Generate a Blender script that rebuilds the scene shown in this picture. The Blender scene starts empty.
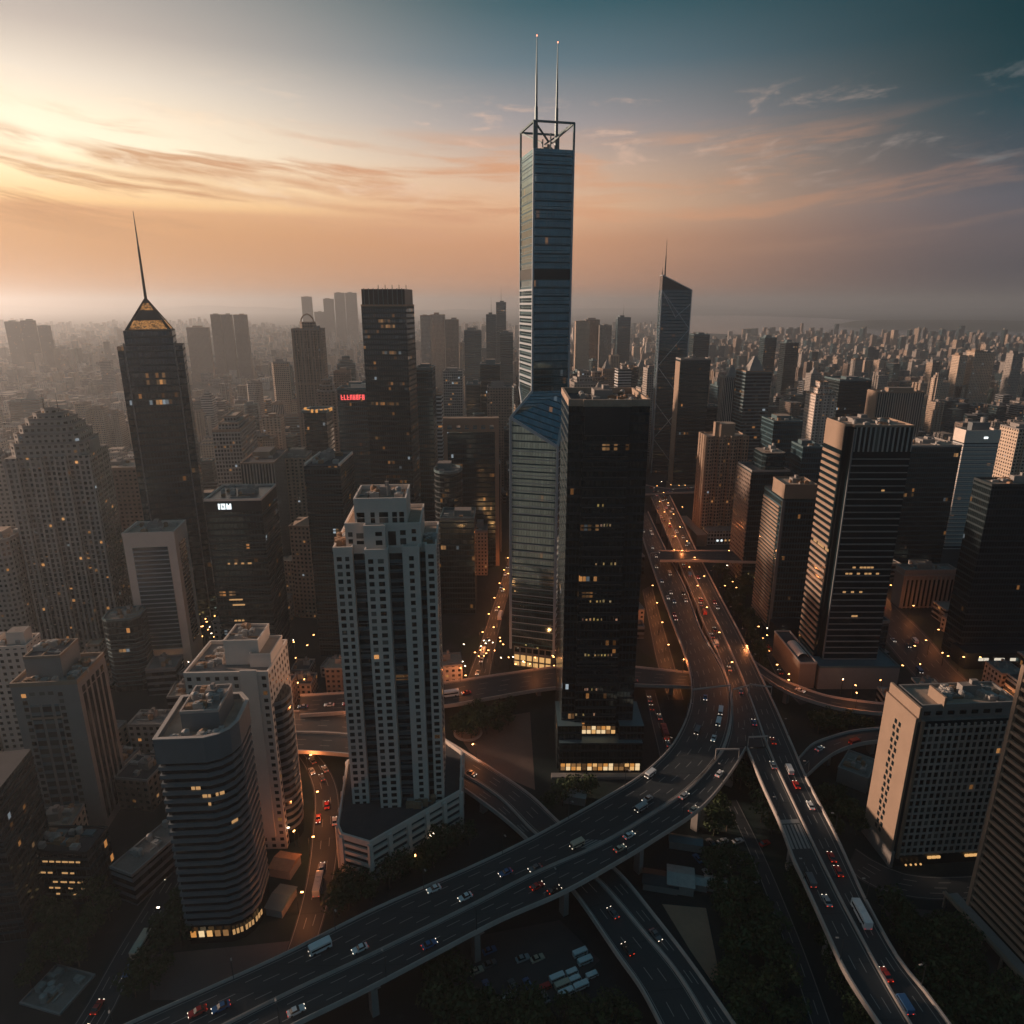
import bpy, math, random
from mathutils import Vector, noise as mnoise
from math import sin, cos, radians, degrees, atan2, hypot, pi, sqrt
R = random.Random(7)
S = bpy.context.scene
COL = S.collection

# ------------------------------------------------------------------ camera
F, PITCH, H = 696.0, radians(16.6), 200.0
cp, sp = cos(PITCH), sin(PITCH)
cam = bpy.data.objects.new('camera', bpy.data.cameras.new('camera'))
COL.objects.link(cam)
cam.location = (0, 0, H)
cam.rotation_euler = (pi / 2 - PITCH, 0, 0)
cam.data.sensor_width = 36
cam.data.lens = 36 * F / 1024
cam.data.clip_start = 1
cam.data.clip_end = 90000
S.camera = cam

# ------------------------------------------------------------------ colour + node helpers
def lin(c):
    c = c / 255.0
    return c / 12.92 if c <= 0.04045 else ((c + 0.055) / 1.055) ** 2.4
def srgb(r, g, b): return (lin(r), lin(g), lin(b), 1)

class NT:
    """small helper round a node tree"""
    def __init__(s, nt):
        s.nt = nt
        nt.nodes.clear()
    def n(s, t, **k):
        x = s.nt.nodes.new(t)
        for a, v in k.items():
            setattr(x, a, v)
        return x
    def put(s, sock, v):
        if v is None: return
        if hasattr(v, 'is_output'): s.nt.links.new(v, sock)
        else: sock.default_value = v
    def m(s, op, a, b=None, c=None, clamp=False):
        x = s.n('ShaderNodeMath', operation=op, use_clamp=clamp)
        s.put(x.inputs[0], a)
        if b is not None: s.put(x.inputs[1], b)
        if c is not None: s.put(x.inputs[2], c)
        return x.outputs[0]
    def step(s, v, a, b, lo=0.0, hi=1.0):
        x = s.n('ShaderNodeMapRange', interpolation_type='SMOOTHSTEP')
        s.put(x.inputs['Value'], v)
        x.inputs['From Min'].default_value, x.inputs['From Max'].default_value = a, b
        x.inputs['To Min'].default_value, x.inputs['To Max'].default_value = lo, hi
        return x.outputs[0]
    def mix(s, f, a, b, mode='MIX'):
        x = s.n('ShaderNodeMix', data_type='RGBA', blend_type=mode)
        s.put(x.inputs[0], f); s.put(x.inputs[6], a); s.put(x.inputs[7], b)
        return x.outputs[2]
    def xyz(s, x=0.0, y=0.0, z=0.0):
        c = s.n('ShaderNodeCombineXYZ')
        s.put(c.inputs[0], x); s.put(c.inputs[1], y); s.put(c.inputs[2], z)
        return c.outputs[0]
    def sep(s, v):
        c = s.n('ShaderNodeSeparateXYZ'); s.put(c.inputs[0], v)
        return c.outputs
    def noise(s, vec, scale, detail=3.0, rough=0.5, dist=0.0):
        x = s.n('ShaderNodeTexNoise')
        s.put(x.inputs['Vector'], vec)
        x.inputs['Scale'].default_value = scale
        x.inputs['Detail'].default_value = detail
        x.inputs['Roughness'].default_value = rough
        x.inputs['Distortion'].default_value = dist
        return x.outputs[0]
    def white(s, vec):
        x = s.n('ShaderNodeTexWhiteNoise', noise_dimensions='3D')
        s.put(x.inputs['Vector'], vec)
        return x.outputs['Value'], x.outputs['Color']
    def ramp(s, f, stops):
        x = s.n('ShaderNodeValToRGB')
        s.put(x.inputs[0], f)
        el = x.color_ramp.elements
        while len(el) < len(stops): el.new(0.5)
        for e, (p, c) in zip(el, stops):
            e.position = p
            e.color = c
        return x.outputs[0]

# ------------------------------------------------------------------ sky
SUN_AZ, SUN_EL = -73.5, 12.0          # degrees; azimuth from the view direction, negative = to the left
W = bpy.data.worlds.new('World')
S.world = W
W.use_nodes = True
t = NT(W.node_tree)
d = t.n('ShaderNodeTexCoord').outputs['Generated']
nrm = t.n('ShaderNodeVectorMath', operation='NORMALIZE'); t.put(nrm.inputs[0], d)
x, y, z = t.sep(nrm.outputs[0])
el = t.m('MULTIPLY', t.m('ARCSINE', z), 180 / pi)
az = t.m('MULTIPLY', t.m('ARCTAN2', x, y), 180 / pi)
e40 = t.m('DIVIDE', el, 40.0, clamp=True)
def st(l): return [(a / 40.0, srgb(r, g, b)) for a, r, g, b in l]
rL = t.ramp(e40, st([(0, 188, 128, 84), (1.8, 202, 142, 92), (3.6, 202, 143, 90), (5.5, 205, 147, 92), (6.1, 210, 152, 98), (6.6, 238, 190, 126), (8, 250, 218, 166), (10, 252, 236, 204), (11.7, 250, 230, 200), (13.8, 228, 213, 194), (16.4, 190, 177, 166), (24, 92, 108, 116), (40, 38, 76, 92)]))
rM = t.ramp(e40, st([(0, 168, 118, 92), (1.5, 188, 134, 102), (4.7, 202, 146, 108), (7, 222, 176, 138), (9.5, 205, 172, 148), (12.5, 156, 148, 148), (16.2, 94, 114, 124), (19.5, 52, 88, 98), (28, 36, 74, 86), (40, 36, 76, 90)]))
rR = t.ramp(e40, st([(0, 66, 62, 68), (2.4, 76, 72, 79), (4.2, 92, 85, 89), (6.5, 88, 88, 96), (9.2, 56, 70, 80), (11.7, 26, 60, 70), (13.8, 6, 50, 58), (16.4, 1, 46, 53), (26, 7, 44, 54), (40, 26, 62, 76)]))
rB = t.ramp(e40, st([(0, 56, 70, 80), (10, 62, 84, 96), (25, 54, 86, 100), (40, 38, 76, 92)]))
c = t.mix(t.step(az, -34, 4), rL, rM)
c = t.mix(t.step(az, -2, 36), c, rR)
c = t.mix(t.step(t.m('ABSOLUTE', t.m('ADD', az, 10.0)), 62, 115), c, rB)
# streaky clouds: long, nearly level bands that sag in the middle of the view
def gauss(v, c0, w): 
    q = t.m('DIVIDE', t.m('SUBTRACT', v, c0), w)
    return t.m('POWER', 2.718, t.m('MULTIPLY', t.m('MULTIPLY', q, q), -1.0))
az5 = t.m('SUBTRACT', az, 5.0)
wob = t.noise(t.xyz(t.m('MULTIPLY', az, 0.05), t.m('MULTIPLY', el, 0.12), 3.0), 1.0, 4)
ee = t.m('ADD', t.m('SUBTRACT', el, t.m('MULTIPLY', t.m('MULTIPLY', az5, az5), 0.0020)), t.m('MULTIPLY', t.m('SUBTRACT', wob, 0.5), 1.5))
n1 = t.noise(t.xyz(t.m('MULTIPLY', az, 0.045), t.m('MULTIPLY', ee, 0.42), 1.7), 1.6, 7, 0.6, 0.25)
n2 = t.noise(t.xyz(t.m('MULTIPLY', az, 0.11), t.m('MULTIPLY', ee, 0.42), 8.3), 1.7, 8, 0.68, 0.4)
band = t.m('MULTIPLY', t.step(el, 3.0, 6.5), t.step(el, 9.5, 13.0, 1.0, 0.0))
high = t.m('MULTIPLY', t.step(el, 6.0, 8.5), t.step(el, 12.5, 15.5, 1.0, 0.0))
m1 = t.m('MULTIPLY', t.step(n1, 0.47, 0.66), band)
lft = t.step(az, -6, 6, 1.0, 0.0)
bnd = t.m('MULTIPLY', t.m('ADD', gauss(ee, 7.3, 0.5), t.m('MULTIPLY', gauss(ee, 6.3, 0.3), 0.6)), t.m('MULTIPLY', lft, t.step(n1, 0.34, 0.56)))
m1 = t.m('MAXIMUM', m1, t.m('MULTIPLY', bnd, 1.0), clamp=True)
m2 = t.m('MULTIPLY', t.step(n2, 0.53, 0.72), high)
cc = t.mix(t.step(az, -36, -4), srgb(190, 136, 90), srgb(206, 152, 116))
cc = t.mix(t.step(az, 6, 38), cc, srgb(112, 98, 96))
hc = t.mix(t.step(az, -30, 0), srgb(250, 228, 198), srgb(222, 184, 160))
hc = t.mix(t.step(az, 4, 36), hc, srgb(108, 112, 114))
front = t.step(t.m('ABSOLUTE', az), 70, 110, 1.0, 0.0)
glw = t.m('MULTIPLY', gauss(az, -38.0, 24.0), gauss(el, 9.2, 4.2))
c = t.mix(glw, c, (0.10, 0.092, 0.08, 1), 'ADD')
c = t.mix(t.m('MULTIPLY', t.m('MULTIPLY', m1, 0.92), front), c, cc)
c = t.mix(t.m('MULTIPLY', t.m('MULTIPLY', m2, 0.6), front), c, hc)
sky = t.n('ShaderNodeTexSky', sky_type='NISHITA', sun_disc=False)
sky.sun_elevation, sky.sun_rotation = radians(SUN_EL), radians(SUN_AZ)
bg1, bg2 = t.n('ShaderNodeBackground'), t.n('ShaderNodeBackground')
t.put(bg1.inputs[0], c); bg1.inputs[1].default_value = 0.93
t.put(bg2.inputs[0], sky.outputs[0]); bg2.inputs[1].default_value = 0.0008
add = t.n('ShaderNodeAddShader')
t.put(add.inputs[0], bg1.outputs[0]); t.put(add.inputs[1], bg2.outputs[0])
t.put(t.n('ShaderNodeOutputWorld').inputs[0], add.outputs[0])
W.cycles.sampling_method = 'MANUAL'
W.cycles.sample_map_resolution = 1024

sun = bpy.data.objects.new('sun', bpy.data.lights.new('sun', 'SUN'))
COL.objects.link(sun)
sun.data.energy = 4.4
sun.data.angle = radians(4)
sun.data.color = (1.0, 0.68, 0.49)
sd = Vector((sin(radians(SUN_AZ)) * cos(radians(SUN_EL)), cos(radians(SUN_AZ)) * cos(radians(SUN_EL)), sin(radians(SUN_EL))))
sun.rotation_euler = sd.to_track_quat('Z', 'Y').to_euler()

S.view_settings.view_transform = 'Standard'
S.view_settings.look = 'None'
S.view_settings.exposure = 0.32
S.view_settings.gamma = 1.0
S.view_settings.use_curve_mapping = False
S.cycles.use_denoising = True
S.cycles.max_bounces = 6
S.cycles.diffuse_bounces = 2
S.cycles.glossy_bounces = 2
S.cycles.volume_bounces = 2
S.cycles.sample_clamp_indirect = 2.0
S.cycles.sample_clamp_direct = 20.0
HAZE_DENSITY = 1.3e-4
HAZE_COLOR = (0.86, 0.92, 0.98, 1)

# ------------------------------------------------------------------ picture <-> place
def ray(px, py):
    u = (512 - py) / F
    return Vector(((px - 512) / F, cp + u * sp, -sp + u * cp))
def gz(px, py, z=0.0):
    r = ray(px, py); k = (z - H) / r.z
    return Vector((r.x * k, r.y * k, z))
def gy(py): return gz(512, py).y
def onY(px, py, Y):
    r = ray(px, py); k = Y / r.y
    return Vector((r.x * k, Y, H + r.z * k))
def proj(x, y, z):
    dep = y * cp - (z - H) * sp
    return 512 + F * x / dep, 512 - F * (y * sp + (z - H) * cp) / dep
def hit(x0, y0, z, dx, dy, px):
    k = (px - 512) / F
    return (k * (y0 * cp - (z - H) * sp) - x0) / (dx - k * dy * cp)

# ------------------------------------------------------------------ objects
def tag(o, label=None, cat=None, group=None, kind=None):
    if label: o['label'] = label
    if cat: o['category'] = cat
    if group: o['group'] = group
    if kind: o['kind'] = kind
    return o
def empty(name, loc, rz=0.0, label=None, cat=None, group=None):
    o = bpy.data.objects.new(name, None)
    COL.objects.link(o)
    o.location = loc
    o.rotation_euler = (0, 0, rz)
    o.empty_display_size = 2
    return tag(o, label, cat, group)
def children(o): return [q for q in bpy.data.objects if q.parent == o]
def copy_tree(root, kids):
    """kids: [(child, [grandchildren])]"""
    r = root.copy(); COL.objects.link(r)
    for k, gs in kids:
        q = k.copy(); COL.objects.link(q); q.parent = r
        for g in gs:
            h = g.copy(); COL.objects.link(h); h.parent = q
    return r

class MB:
    def __init__(s): s.v, s.f, s.mi, s.uv = [], [], [], []
    def face(s, pts, mi=0, uv=None):
        b = len(s.v)
        s.v += [tuple(p) for p in pts]
        s.f.append(tuple(range(b, b + len(pts))))
        s.mi.append(mi)
        s.uv.append(uv or [(p[0], p[1]) for p in pts])
    def prism(s, poly, z0, z1, wall=0, top=0, bay=0.0, bottom=False, lo=None):
        """poly counter-clockwise; lo = other polygon at z0"""
        n = len(poly); lo = lo or poly
        for i in range(n):
            a, b = poly[i], poly[(i + 1) % n]
            c, e = lo[i], lo[(i + 1) % n]
            L = hypot(b[0] - a[0], b[1] - a[1])
            U = max(1, round(L / bay)) * bay if bay else L
            k = (bay * 400 if bay else 1000.0) * i
            s.face([(c[0], c[1], z0), (e[0], e[1], z0), (b[0], b[1], z1), (a[0], a[1], z1)], wall,
                   [(k, z0), (k + U, z0), (k + U, z1), (k, z1)])
        s.face([(p[0], p[1], z1) for p in poly], top)
        if bottom: s.face([(p[0], p[1], z0) for p in reversed(poly)], top)
        return s
    def box(s, x, y, z0, sx, sy, sz, mi=0, top=None, rz=0.0, bay=0.0, bottom=True):
        P = rect(sx, sy)
        c, q = cos(rz), sin(rz)
        P = [(x + a * c - b * q, y + a * q + b * c) for a, b in P]
        return s.prism(P, z0, z0 + sz, mi, mi if top is None else top, bay, bottom)
    def ring(s, outer, inner, z0, z1, mi=0):
        n = len(outer)
        for i in range(n):
            j = (i + 1) % n
            a, b, c, e = outer[i], outer[j], inner[i], inner[j]
            s.face([(*a, z0), (*b, z0), (*b, z1), (*a, z1)], mi)
            s.face([(*e, z0), (*c, z0), (*c, z1), (*e, z1)], mi)
            s.face([(*a, z1), (*b, z1), (*e, z1), (*c, z1)], mi)
            s.face([(*b, z0), (*a, z0), (*c, z0), (*e, z0)], mi)
        return s
    def tube(s, p, q, r0, r1=None, n=6, mi=0):
        r1 = r0 if r1 is None else r1
        p, q = Vector(p), Vector(q)
        ax = (q - p).normalized()
        u = ax.orthogonal().normalized(); w = ax.cross(u)
        A = [p + (u * cos(2 * pi * i / n) + w * sin(2 * pi * i / n)) * r0 for i in range(n)]
        B = [q + (u * cos(2 * pi * i / n) + w * sin(2 * pi * i / n)) * r1 for i in range(n)]
        for i in range(n):
            j = (i + 1) % n
            s.face([A[i], A[j], B[j], B[i]], mi)
        s.face(B, mi); s.face(list(reversed(A)), mi)
        return s
    def bar(s, p, q, w, mi=0): return s.tube(p, q, w * 0.7071, n=4, mi=mi)
    def mesh(s, name, mats):
        me = bpy.data.meshes.new(name)
        me.from_pydata(s.v, [], s.f)
        for m in (mats if isinstance(mats, (list, tuple)) else [mats]): me.materials.append(m)
        me.polygons.foreach_set('material_index', s.mi)
        l = me.uv_layers.new(name='UVMap')
        flat = [c for u in s.uv for p in u for c in p]
        l.data.foreach_set('uv', flat)
        me.update()
        return me
    def build(s, name, mats, parent=None):
        o = bpy.data.objects.new(name, s.mesh(name, mats))
        COL.objects.link(o)
        if parent: o.parent = parent
        return o
def rect(w, d): return [(-w / 2, -d / 2), (w / 2, -d / 2), (w / 2, d / 2), (-w / 2, d / 2)]
def shift(poly, x, y): return [(a + x, b + y) for a, b in poly]
def offset(poly, d):
    """miter offset, outward for counter-clockwise polygons"""
    n, out = len(poly), []
    for i in range(n):
        p, c, q = Vector(poly[i - 1]), Vector(poly[i]), Vector(poly[(i + 1) % n])
        a, b = (c - p).normalized(), (q - c).normalized()
        na, nb = Vector((a.y, -a.x)), Vector((b.y, -b.x))
        k = 1 + na.dot(nb)
        m = (na + nb) / max(k, 0.2)
        out.append((c.x + m.x * d, c.y + m.y * d))
    return out
def ngon(rx, ry, n, a0=0.0): return [(rx * cos(a0 + 2 * pi * i / n), ry * sin(a0 + 2 * pi * i / n)) for i in range(n)]
def chamfer(w, d, c):
    x, y = w / 2, d / 2
    return [(-x + c, -y), (x - c, -y), (x, -y + c), (x, y - c), (x - c, y), (-x + c, y), (-x, y - c), (-x, -y + c)]
def cross(w, d, n):
    x, y = w / 2, d / 2
    return [(-x + n, -y), (x - n, -y), (x - n, -y + n), (x, -y + n), (x, y - n), (x - n, y - n), (x - n, y), (-x + n, y), (-x + n, y - n), (-x, y - n), (-x, -y + n), (-x + n, -y + n)]
def notched(w, d, k, dep):
    """front and back faces with k recesses"""
    pts, x, y = [], w / 2, d / 2
    m = 2 * k + 1
    s = w / m
    fr = []
    for i in range(m):
        yy = -y + (dep if i % 2 else 0)
        fr += [(-x + i * s, yy), (-x + (i + 1) * s, yy)]
    return fr + [(-a, -b) for a, b in fr]

# ------------------------------------------------------------------ materials
MATS = {}
def mat(name):
    m = bpy.data.materials.new(name)
    m.use_nodes = True
    MATS[name] = m
    return m, NT(m.node_tree)
def principled(t, base, rough=0.8, metal=0.0, emit=None, strength=None, normal=None, spec=0.5):
    b = t.n('ShaderNodeBsdfPrincipled')
    t.put(b.inputs['Base Color'], base)
    t.put(b.inputs['Roughness'], rough)
    b.inputs['Metallic'].default_value = metal
    b.inputs['Specular IOR Level'].default_value = spec
    if emit is not None:
        t.put(b.inputs['Emission Color'], emit); t.put(b.inputs['Emission Strength'], strength)
    if normal is not None: t.put(b.inputs['Normal'], normal)
    o = t.n('ShaderNodeOutputMaterial')
    t.put(o.inputs[0], b.outputs[0])
    return b
def simple(name, col, rough=0.8, metal=0.0, var=0.25, scale=0.15, spec=0.4):
    """one colour with large soiling and a slight change from object to object"""
    m, t = mat(name)
    g = t.n('ShaderNodeTexCoord').outputs['Object']
    n = t.noise(g, scale, 5, 0.6)
    n2 = t.noise(g, scale * 9, 3, 0.6)
    k = t.m('ADD', 1.0 - var, t.m('MULTIPLY', t.m('ADD', t.m('MULTIPLY', n, 0.7), t.m('MULTIPLY', n2, 0.3)), 2 * var))
    base = t.mix(1.0, (*col, 1), t.xyz(k, k, k), 'MULTIPLY')
    principled(t, base, rough, metal, spec=spec)
    return m
def glow(name, col, strength, sample=False):
    m, t = mat(name)
    principled(t, (0.02, 0.02, 0.02, 1), 0.5, emit=(*col, 1), strength=strength)
    m.cycles.emission_sampling = 'AUTO' if sample else 'NONE'
    return m
def facade(name, wall, glass, bay, flr, wu, wv, lit=0.03, row=0.05, power=0.9, rough=0.14, var=0.2, ior=1.5, cold=0.15, bump=0.5, gvar=1.0, curtain=0.12, metal=0.0):
    """storeys and window bays in wall metres (UV): wall, glass and a few lit rooms"""
    m, t = mat(name)
    uv = t.n('ShaderNodeUVMap').outputs[0]
    u, v, _ = t.sep(uv)
    cu, cv = t.m('DIVIDE', u, bay), t.m('DIVIDE', v, flr)
    fu, fv = t.m('FRACT', cu), t.m('FRACT', cv)
    iu, iv = t.m('FLOOR', cu), t.m('FLOOR', cv)
    rnd = t.n('ShaderNodeObjectInfo').outputs['Random']
    mu = t.m('LESS_THAN', t.m('ABSOLUTE', t.m('SUBTRACT', fu, 0.5)), wu / 2)
    mv = t.m('LESS_THAN', t.m('ABSOLUTE', t.m('SUBTRACT', fv, 0.5)), wv / 2)
    win = t.m('MULTIPLY', mu, mv)
    sd_ = t.m('MULTIPLY', rnd, 97.0)
    w1, wc = t.white(t.xyz(iu, iv, sd_))
    w2, _c = t.white(t.xyz(t.m('FLOOR', t.m('DIVIDE', cu, 7.0)), iv, t.m('ADD', sd_, 31.0)))
    inrow = t.m('LESS_THAN', w2, row)
    thr = t.m('ADD', lit * 2.0, t.m('MULTIPLY', inrow, 0.45))
    on = t.m('MULTIPLY', t.m('LESS_THAN', w1, thr), win)
    r, g, b = t.sep(wc)
    ecol = t.mix(t.m('LESS_THAN', g, cold), t.mix(r, (1, 0.42, 0.12, 1), (1, 0.68, 0.34, 1)), (0.75, 0.9, 1.0, 1))
    est = t.m('MULTIPLY', on, t.m('MULTIPLY', t.m('ADD', t.m('MULTIPLY', t.m('MULTIPLY', b, b), 1.2), 0.12), power))
    oc = t.n('ShaderNodeTexCoord').outputs['Object']
    n = t.noise(oc, 0.06, 4, 0.6)
    nv = t.noise(t.xyz(t.m('MULTIPLY', u, 0.5), t.m('MULTIPLY', v, 0.03), 0.0), 1.0, 3, 0.6)
    k = t.m('ADD', 1.0 - var * 1.6, t.m('MULTIPLY', t.m('ADD', t.m('ADD', n, nv), t.m('MULTIPLY', rnd, 0.6)), var * 1.3))
    wl = t.mix(1.0, (*wall, 1), t.xyz(k, k, k), 'MULTIPLY')
    gk = t.m('ADD', 1.0 - gvar * .5, t.m('MULTIPLY', r, gvar))
    gl = t.mix(1.0, (*glass, 1), t.xyz(gk, gk, gk), 'MULTIPLY')
    if curtain: gl = t.mix(t.m('MULTIPLY', t.m('GREATER_THAN', b, 1.0 - curtain), 0.8), gl, t.mix(r, (0.05, 0.05, 0.052, 1), (0.16, 0.14, 0.12, 1)))
    base = t.mix(win, wl, gl)
    ro = t.m('ADD', 0.75, t.m('MULTIPLY', win, t.m('ADD', rough - 0.75, t.m('MULTIPLY', g, 0.12 * gvar))))
    bp = t.n('ShaderNodeBump')
    bp.inputs['Strength'].default_value = bump
    bp.inputs['Distance'].default_value = 0.25
    t.put(bp.inputs['Height'], t.m('SUBTRACT', 1.0, win))
    principled(t, base, ro, emit=ecol, strength=t.m('MULTIPLY', est, 0.3), normal=bp.outputs[0])
    bs = t.nt.nodes['Principled BSDF'] if 'Principled BSDF' in t.nt.nodes else [q for q in t.nt.nodes if q.type == 'BSDF_PRINCIPLED'][0]
    bs.inputs['IOR'].default_value = ior
    if metal: t.put(bs.inputs['Metallic'], t.m('MULTIPLY', win, metal))
    m.cycles.emission_sampling = 'NONE'
    return m

asphalt_m, t = mat('asphalt')
u, v, _ = t.sep(t.n('ShaderNodeUVMap').outputs[0])
oc = t.n('ShaderNodeTexCoord').outputs['Object']
k = t.m('ADD', t.m('MULTIPLY', t.noise(t.xyz(t.m('MULTIPLY', u, 0.8), t.m('MULTIPLY', v, 0.01), 0.0), 1.0, 4, 0.6), 0.7), t.m('MULTIPLY', t.noise(oc, 0.05, 5, 0.6), 0.5))
joint = t.m('LESS_THAN', t.m('FRACT', t.m('DIVIDE', v, 17.0)), 0.03)
pw1, pwc = t.white(t.xyz(t.m('FLOOR', t.m('DIVIDE', u, 3.6)), t.m('FLOOR', t.m('DIVIDE', v, 23.0)), 4.0))
k = t.m('ADD', k, t.m('MULTIPLY', t.m('GREATER_THAN', pw1, 0.8), 0.22))
k = t.m('SUBTRACT', k, t.m('MULTIPLY', joint, 0.45), clamp=True)
base = t.mix(t.m('MULTIPLY', k, 0.85), (0.015, 0.022, 0.026, 1), (0.046, 0.053, 0.058, 1))
principled(t, base, 0.6, spec=0.4)

concrete = simple('concrete', (0.27, 0.25, 0.235), 0.85, var=0.4, scale=0.1)
parapet_m = simple('parapet_concrete', (0.44, 0.385, 0.35), 0.8, var=0.4, scale=0.2)
paint_white = simple('road_paint', (0.26, 0.26, 0.25), 0.7, var=0.3, scale=0.5)
roof_grey = simple('roof_grey', (0.23, 0.195, 0.175), 0.9, var=0.7, scale=0.18)
roof_dark = simple('roof_dark', (0.06, 0.06, 0.065), 0.9, var=0.6, scale=0.2)
roof_tan = simple('roof_tan', (0.36, 0.27, 0.21), 0.9, var=0.6, scale=0.2)
white_wall = simple('white_render', (0.68, 0.58, 0.51), 0.75, var=0.18)
beige_wall = simple('beige_stone', (0.30, 0.215, 0.16), 0.8, var=0.25)
grey_wall = simple('grey_stone', (0.26, 0.235, 0.22), 0.8, var=0.25)
bluegrey = simple('bluegrey_panel', (0.15, 0.165, 0.175), 0.55, var=0.2)
frame_blue = simple('pale_steel_frame', (0.36, 0.42, 0.47), 0.4, 0.0, var=0.15)
steel_dark = simple('dark_steel', (0.035, 0.045, 0.05), 0.5, 0.3, var=0.3)
steel_teal = simple('teal_steel', (0.10, 0.16, 0.18), 0.45, 0.2, var=0.2)
unit_grey = simple('metal_unit', (0.35, 0.33, 0.31), 0.6, 0.1, var=0.5, scale=0.7)
unit_rust = simple('rusty_unit', (0.30, 0.18, 0.11), 0.8, 0.0, var=0.5, scale=0.7)
dark_panel = simple('dark_panel', (0.014, 0.024, 0.03), 0.35, var=0.4)
dark_glass = simple('dark_glass', (0.006, 0.016, 0.022), 0.12, var=0.4, spec=0.6)
teal_glass = simple('teal_glass', (0.012, 0.05, 0.07), 0.15, var=0.3, spec=0.7)
gold_lit = glow('gold_floodlit', (1.0, 0.45, 0.12), 0.55)
warm_lit = glow('warm_shopfront', (1.0, 0.55, 0.2), 0.6)
SHOP = [warm_lit] + [glow('shopfront_%s' % n_, c_, p_) for n_, c_, p_ in (('amber', (1, .42, .1), .45), ('cream', (1, .72, .4), .7), ('dim', (1, .5, .18), .18), ('dark', (1, .5, .2), .05))]
red_neon = glow('red_neon', (1.0, 0.10, 0.10), 1.1)
white_neon = glow('white_neon', (0.85, 0.97, 1.0), 1.3)
head_lit = glow('headlight_lens', (1.0, 0.86, 0.66), 1.9)
tail_lit = glow('taillight_lens', (1.0, 0.06, 0.02), 1.3)
lamp_orange = glow('sodium_lamp', (1.0, 0.42, 0.12), 9.0)
lamp_white = glow('white_lamp', (1.0, 0.80, 0.55), 6.0)
beacon = glow('beacon_lamp', (1.0, 0.25, 0.12), 4.0)

FA = {}
BAY = dict(dark=1.7, darklit=1.7, black=1.6, blue=1.6, teal=1.5, tealband=3.0, band=3.0, tanband=3.0, whiteband=3.0, beige=3.2, tan=2.6, grey=3.0, white=3.2, brown=3.0, grid=2.6, ribs=2.4, warmribs=2.2)
FA['dark'] = facade('dark_curtain_wall', (0.012, 0.040, 0.052), (0.060, 0.115, 0.14), 1.7, 3.8, 0.9, 0.72, 0.006, 0.02, rough=0.09, bump=0.15, metal=0.85, gvar=0.4, curtain=0.03)
FA['darklit'] = facade('dark_lit_curtain_wall', (0.012, 0.036, 0.046), (0.055, 0.10, 0.12), 1.7, 3.6, 0.86, 0.6, 0.02, 0.10, 0.5, rough=0.09, bump=0.15, metal=0.85, gvar=0.4, curtain=0.03)
FA['black'] = facade('black_curtain_wall', (0.007, 0.020, 0.027), (0.040, 0.072, 0.088), 1.6, 3.7, 0.88, 0.7, 0.003, 0.012, rough=0.09, bump=0.15, metal=0.85, gvar=0.4, curtain=0.03)
FA['blue'] = facade('blue_curtain_wall', (0.020, 0.065, 0.088), (0.085, 0.17, 0.21), 1.6, 3.8, 0.86, 0.72, 0.004, 0.01, 0.5, rough=0.09, bump=0.15, metal=0.85, gvar=0.4, curtain=0.03)
FA['teal'] = facade('teal_curtain_wall', (0.018, 0.075, 0.10), (0.14, 0.25, 0.30), 1.5, 4.0, 0.94, 0.8, 0.003, 0.008, 0.5, rough=0.07, metal=0.9, bump=0.12, gvar=0.35, curtain=0.0)
FA['tealband'] = facade('teal_banded_wall', (0.10, 0.15, 0.17), (0.012, 0.025, 0.032), 3.0, 3.6, 1.0, 0.62, 0.006, 0.02, 0.5)
FA['band'] = facade('grey_banded_wall', (0.17, 0.18, 0.19), (0.012, 0.016, 0.02), 3.0, 3.6, 1.0, 0.55, 0.008, 0.03)
FA['tanband'] = facade('tan_banded_wall', (0.36, 0.27, 0.20), (0.016, 0.016, 0.016), 3.0, 3.5, 1.0, 0.5, 0.01, 0.03)
FA['whiteband'] = facade('white_banded_wall', (0.45, 0.45, 0.45), (0.02, 0.026, 0.03), 3.0, 3.6, 1.0, 0.5, 0.01, 0.02)
FA['beige'] = facade('beige_flats', (0.52, 0.40, 0.31), (0.018, 0.018, 0.018), 3.2, 3.0, 0.46, 0.48, 0.02, 0.0, 0.9)
FA['tan'] = facade('tan_flats', (0.42, 0.315, 0.24), (0.016, 0.016, 0.016), 2.6, 2.9, 0.5, 0.5, 0.02, 0.0, 0.9)
FA['grey'] = facade('grey_flats', (0.33, 0.295, 0.27), (0.015, 0.017, 0.018), 3.0, 3.0, 0.5, 0.5, 0.025, 0.0, 0.9)
FA['white'] = facade('white_flats', (0.62, 0.535, 0.475), (0.018, 0.02, 0.022), 3.2, 3.0, 0.45, 0.48, 0.025, 0.0, 0.9)
FA['brown'] = facade('brown_flats', (0.22, 0.165, 0.135), (0.014, 0.014, 0.014), 3.0, 3.0, 0.5, 0.45, 0.015, 0.01, 0.9)
FA['grid'] = facade('pale_grid_wall', (0.34, 0.33, 0.32), (0.015, 0.019, 0.022), 2.6, 3.4, 0.66, 0.62, 0.02, 0.02, 0.9)
FA['ribs'] = facade('pale_ribbed_wall', (0.40, 0.36, 0.33), (0.016, 0.02, 0.022), 2.4, 60.0, 0.6, 1.0, 0.0, 0.0, 0.0)
FA['warmribs'] = facade('warm_ribbed_flats', (0.40, 0.29, 0.21), (0.016, 0.016, 0.016), 2.2, 3.0, 0.55, 0.6, 0.02, 0.0, 0.8)

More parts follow.
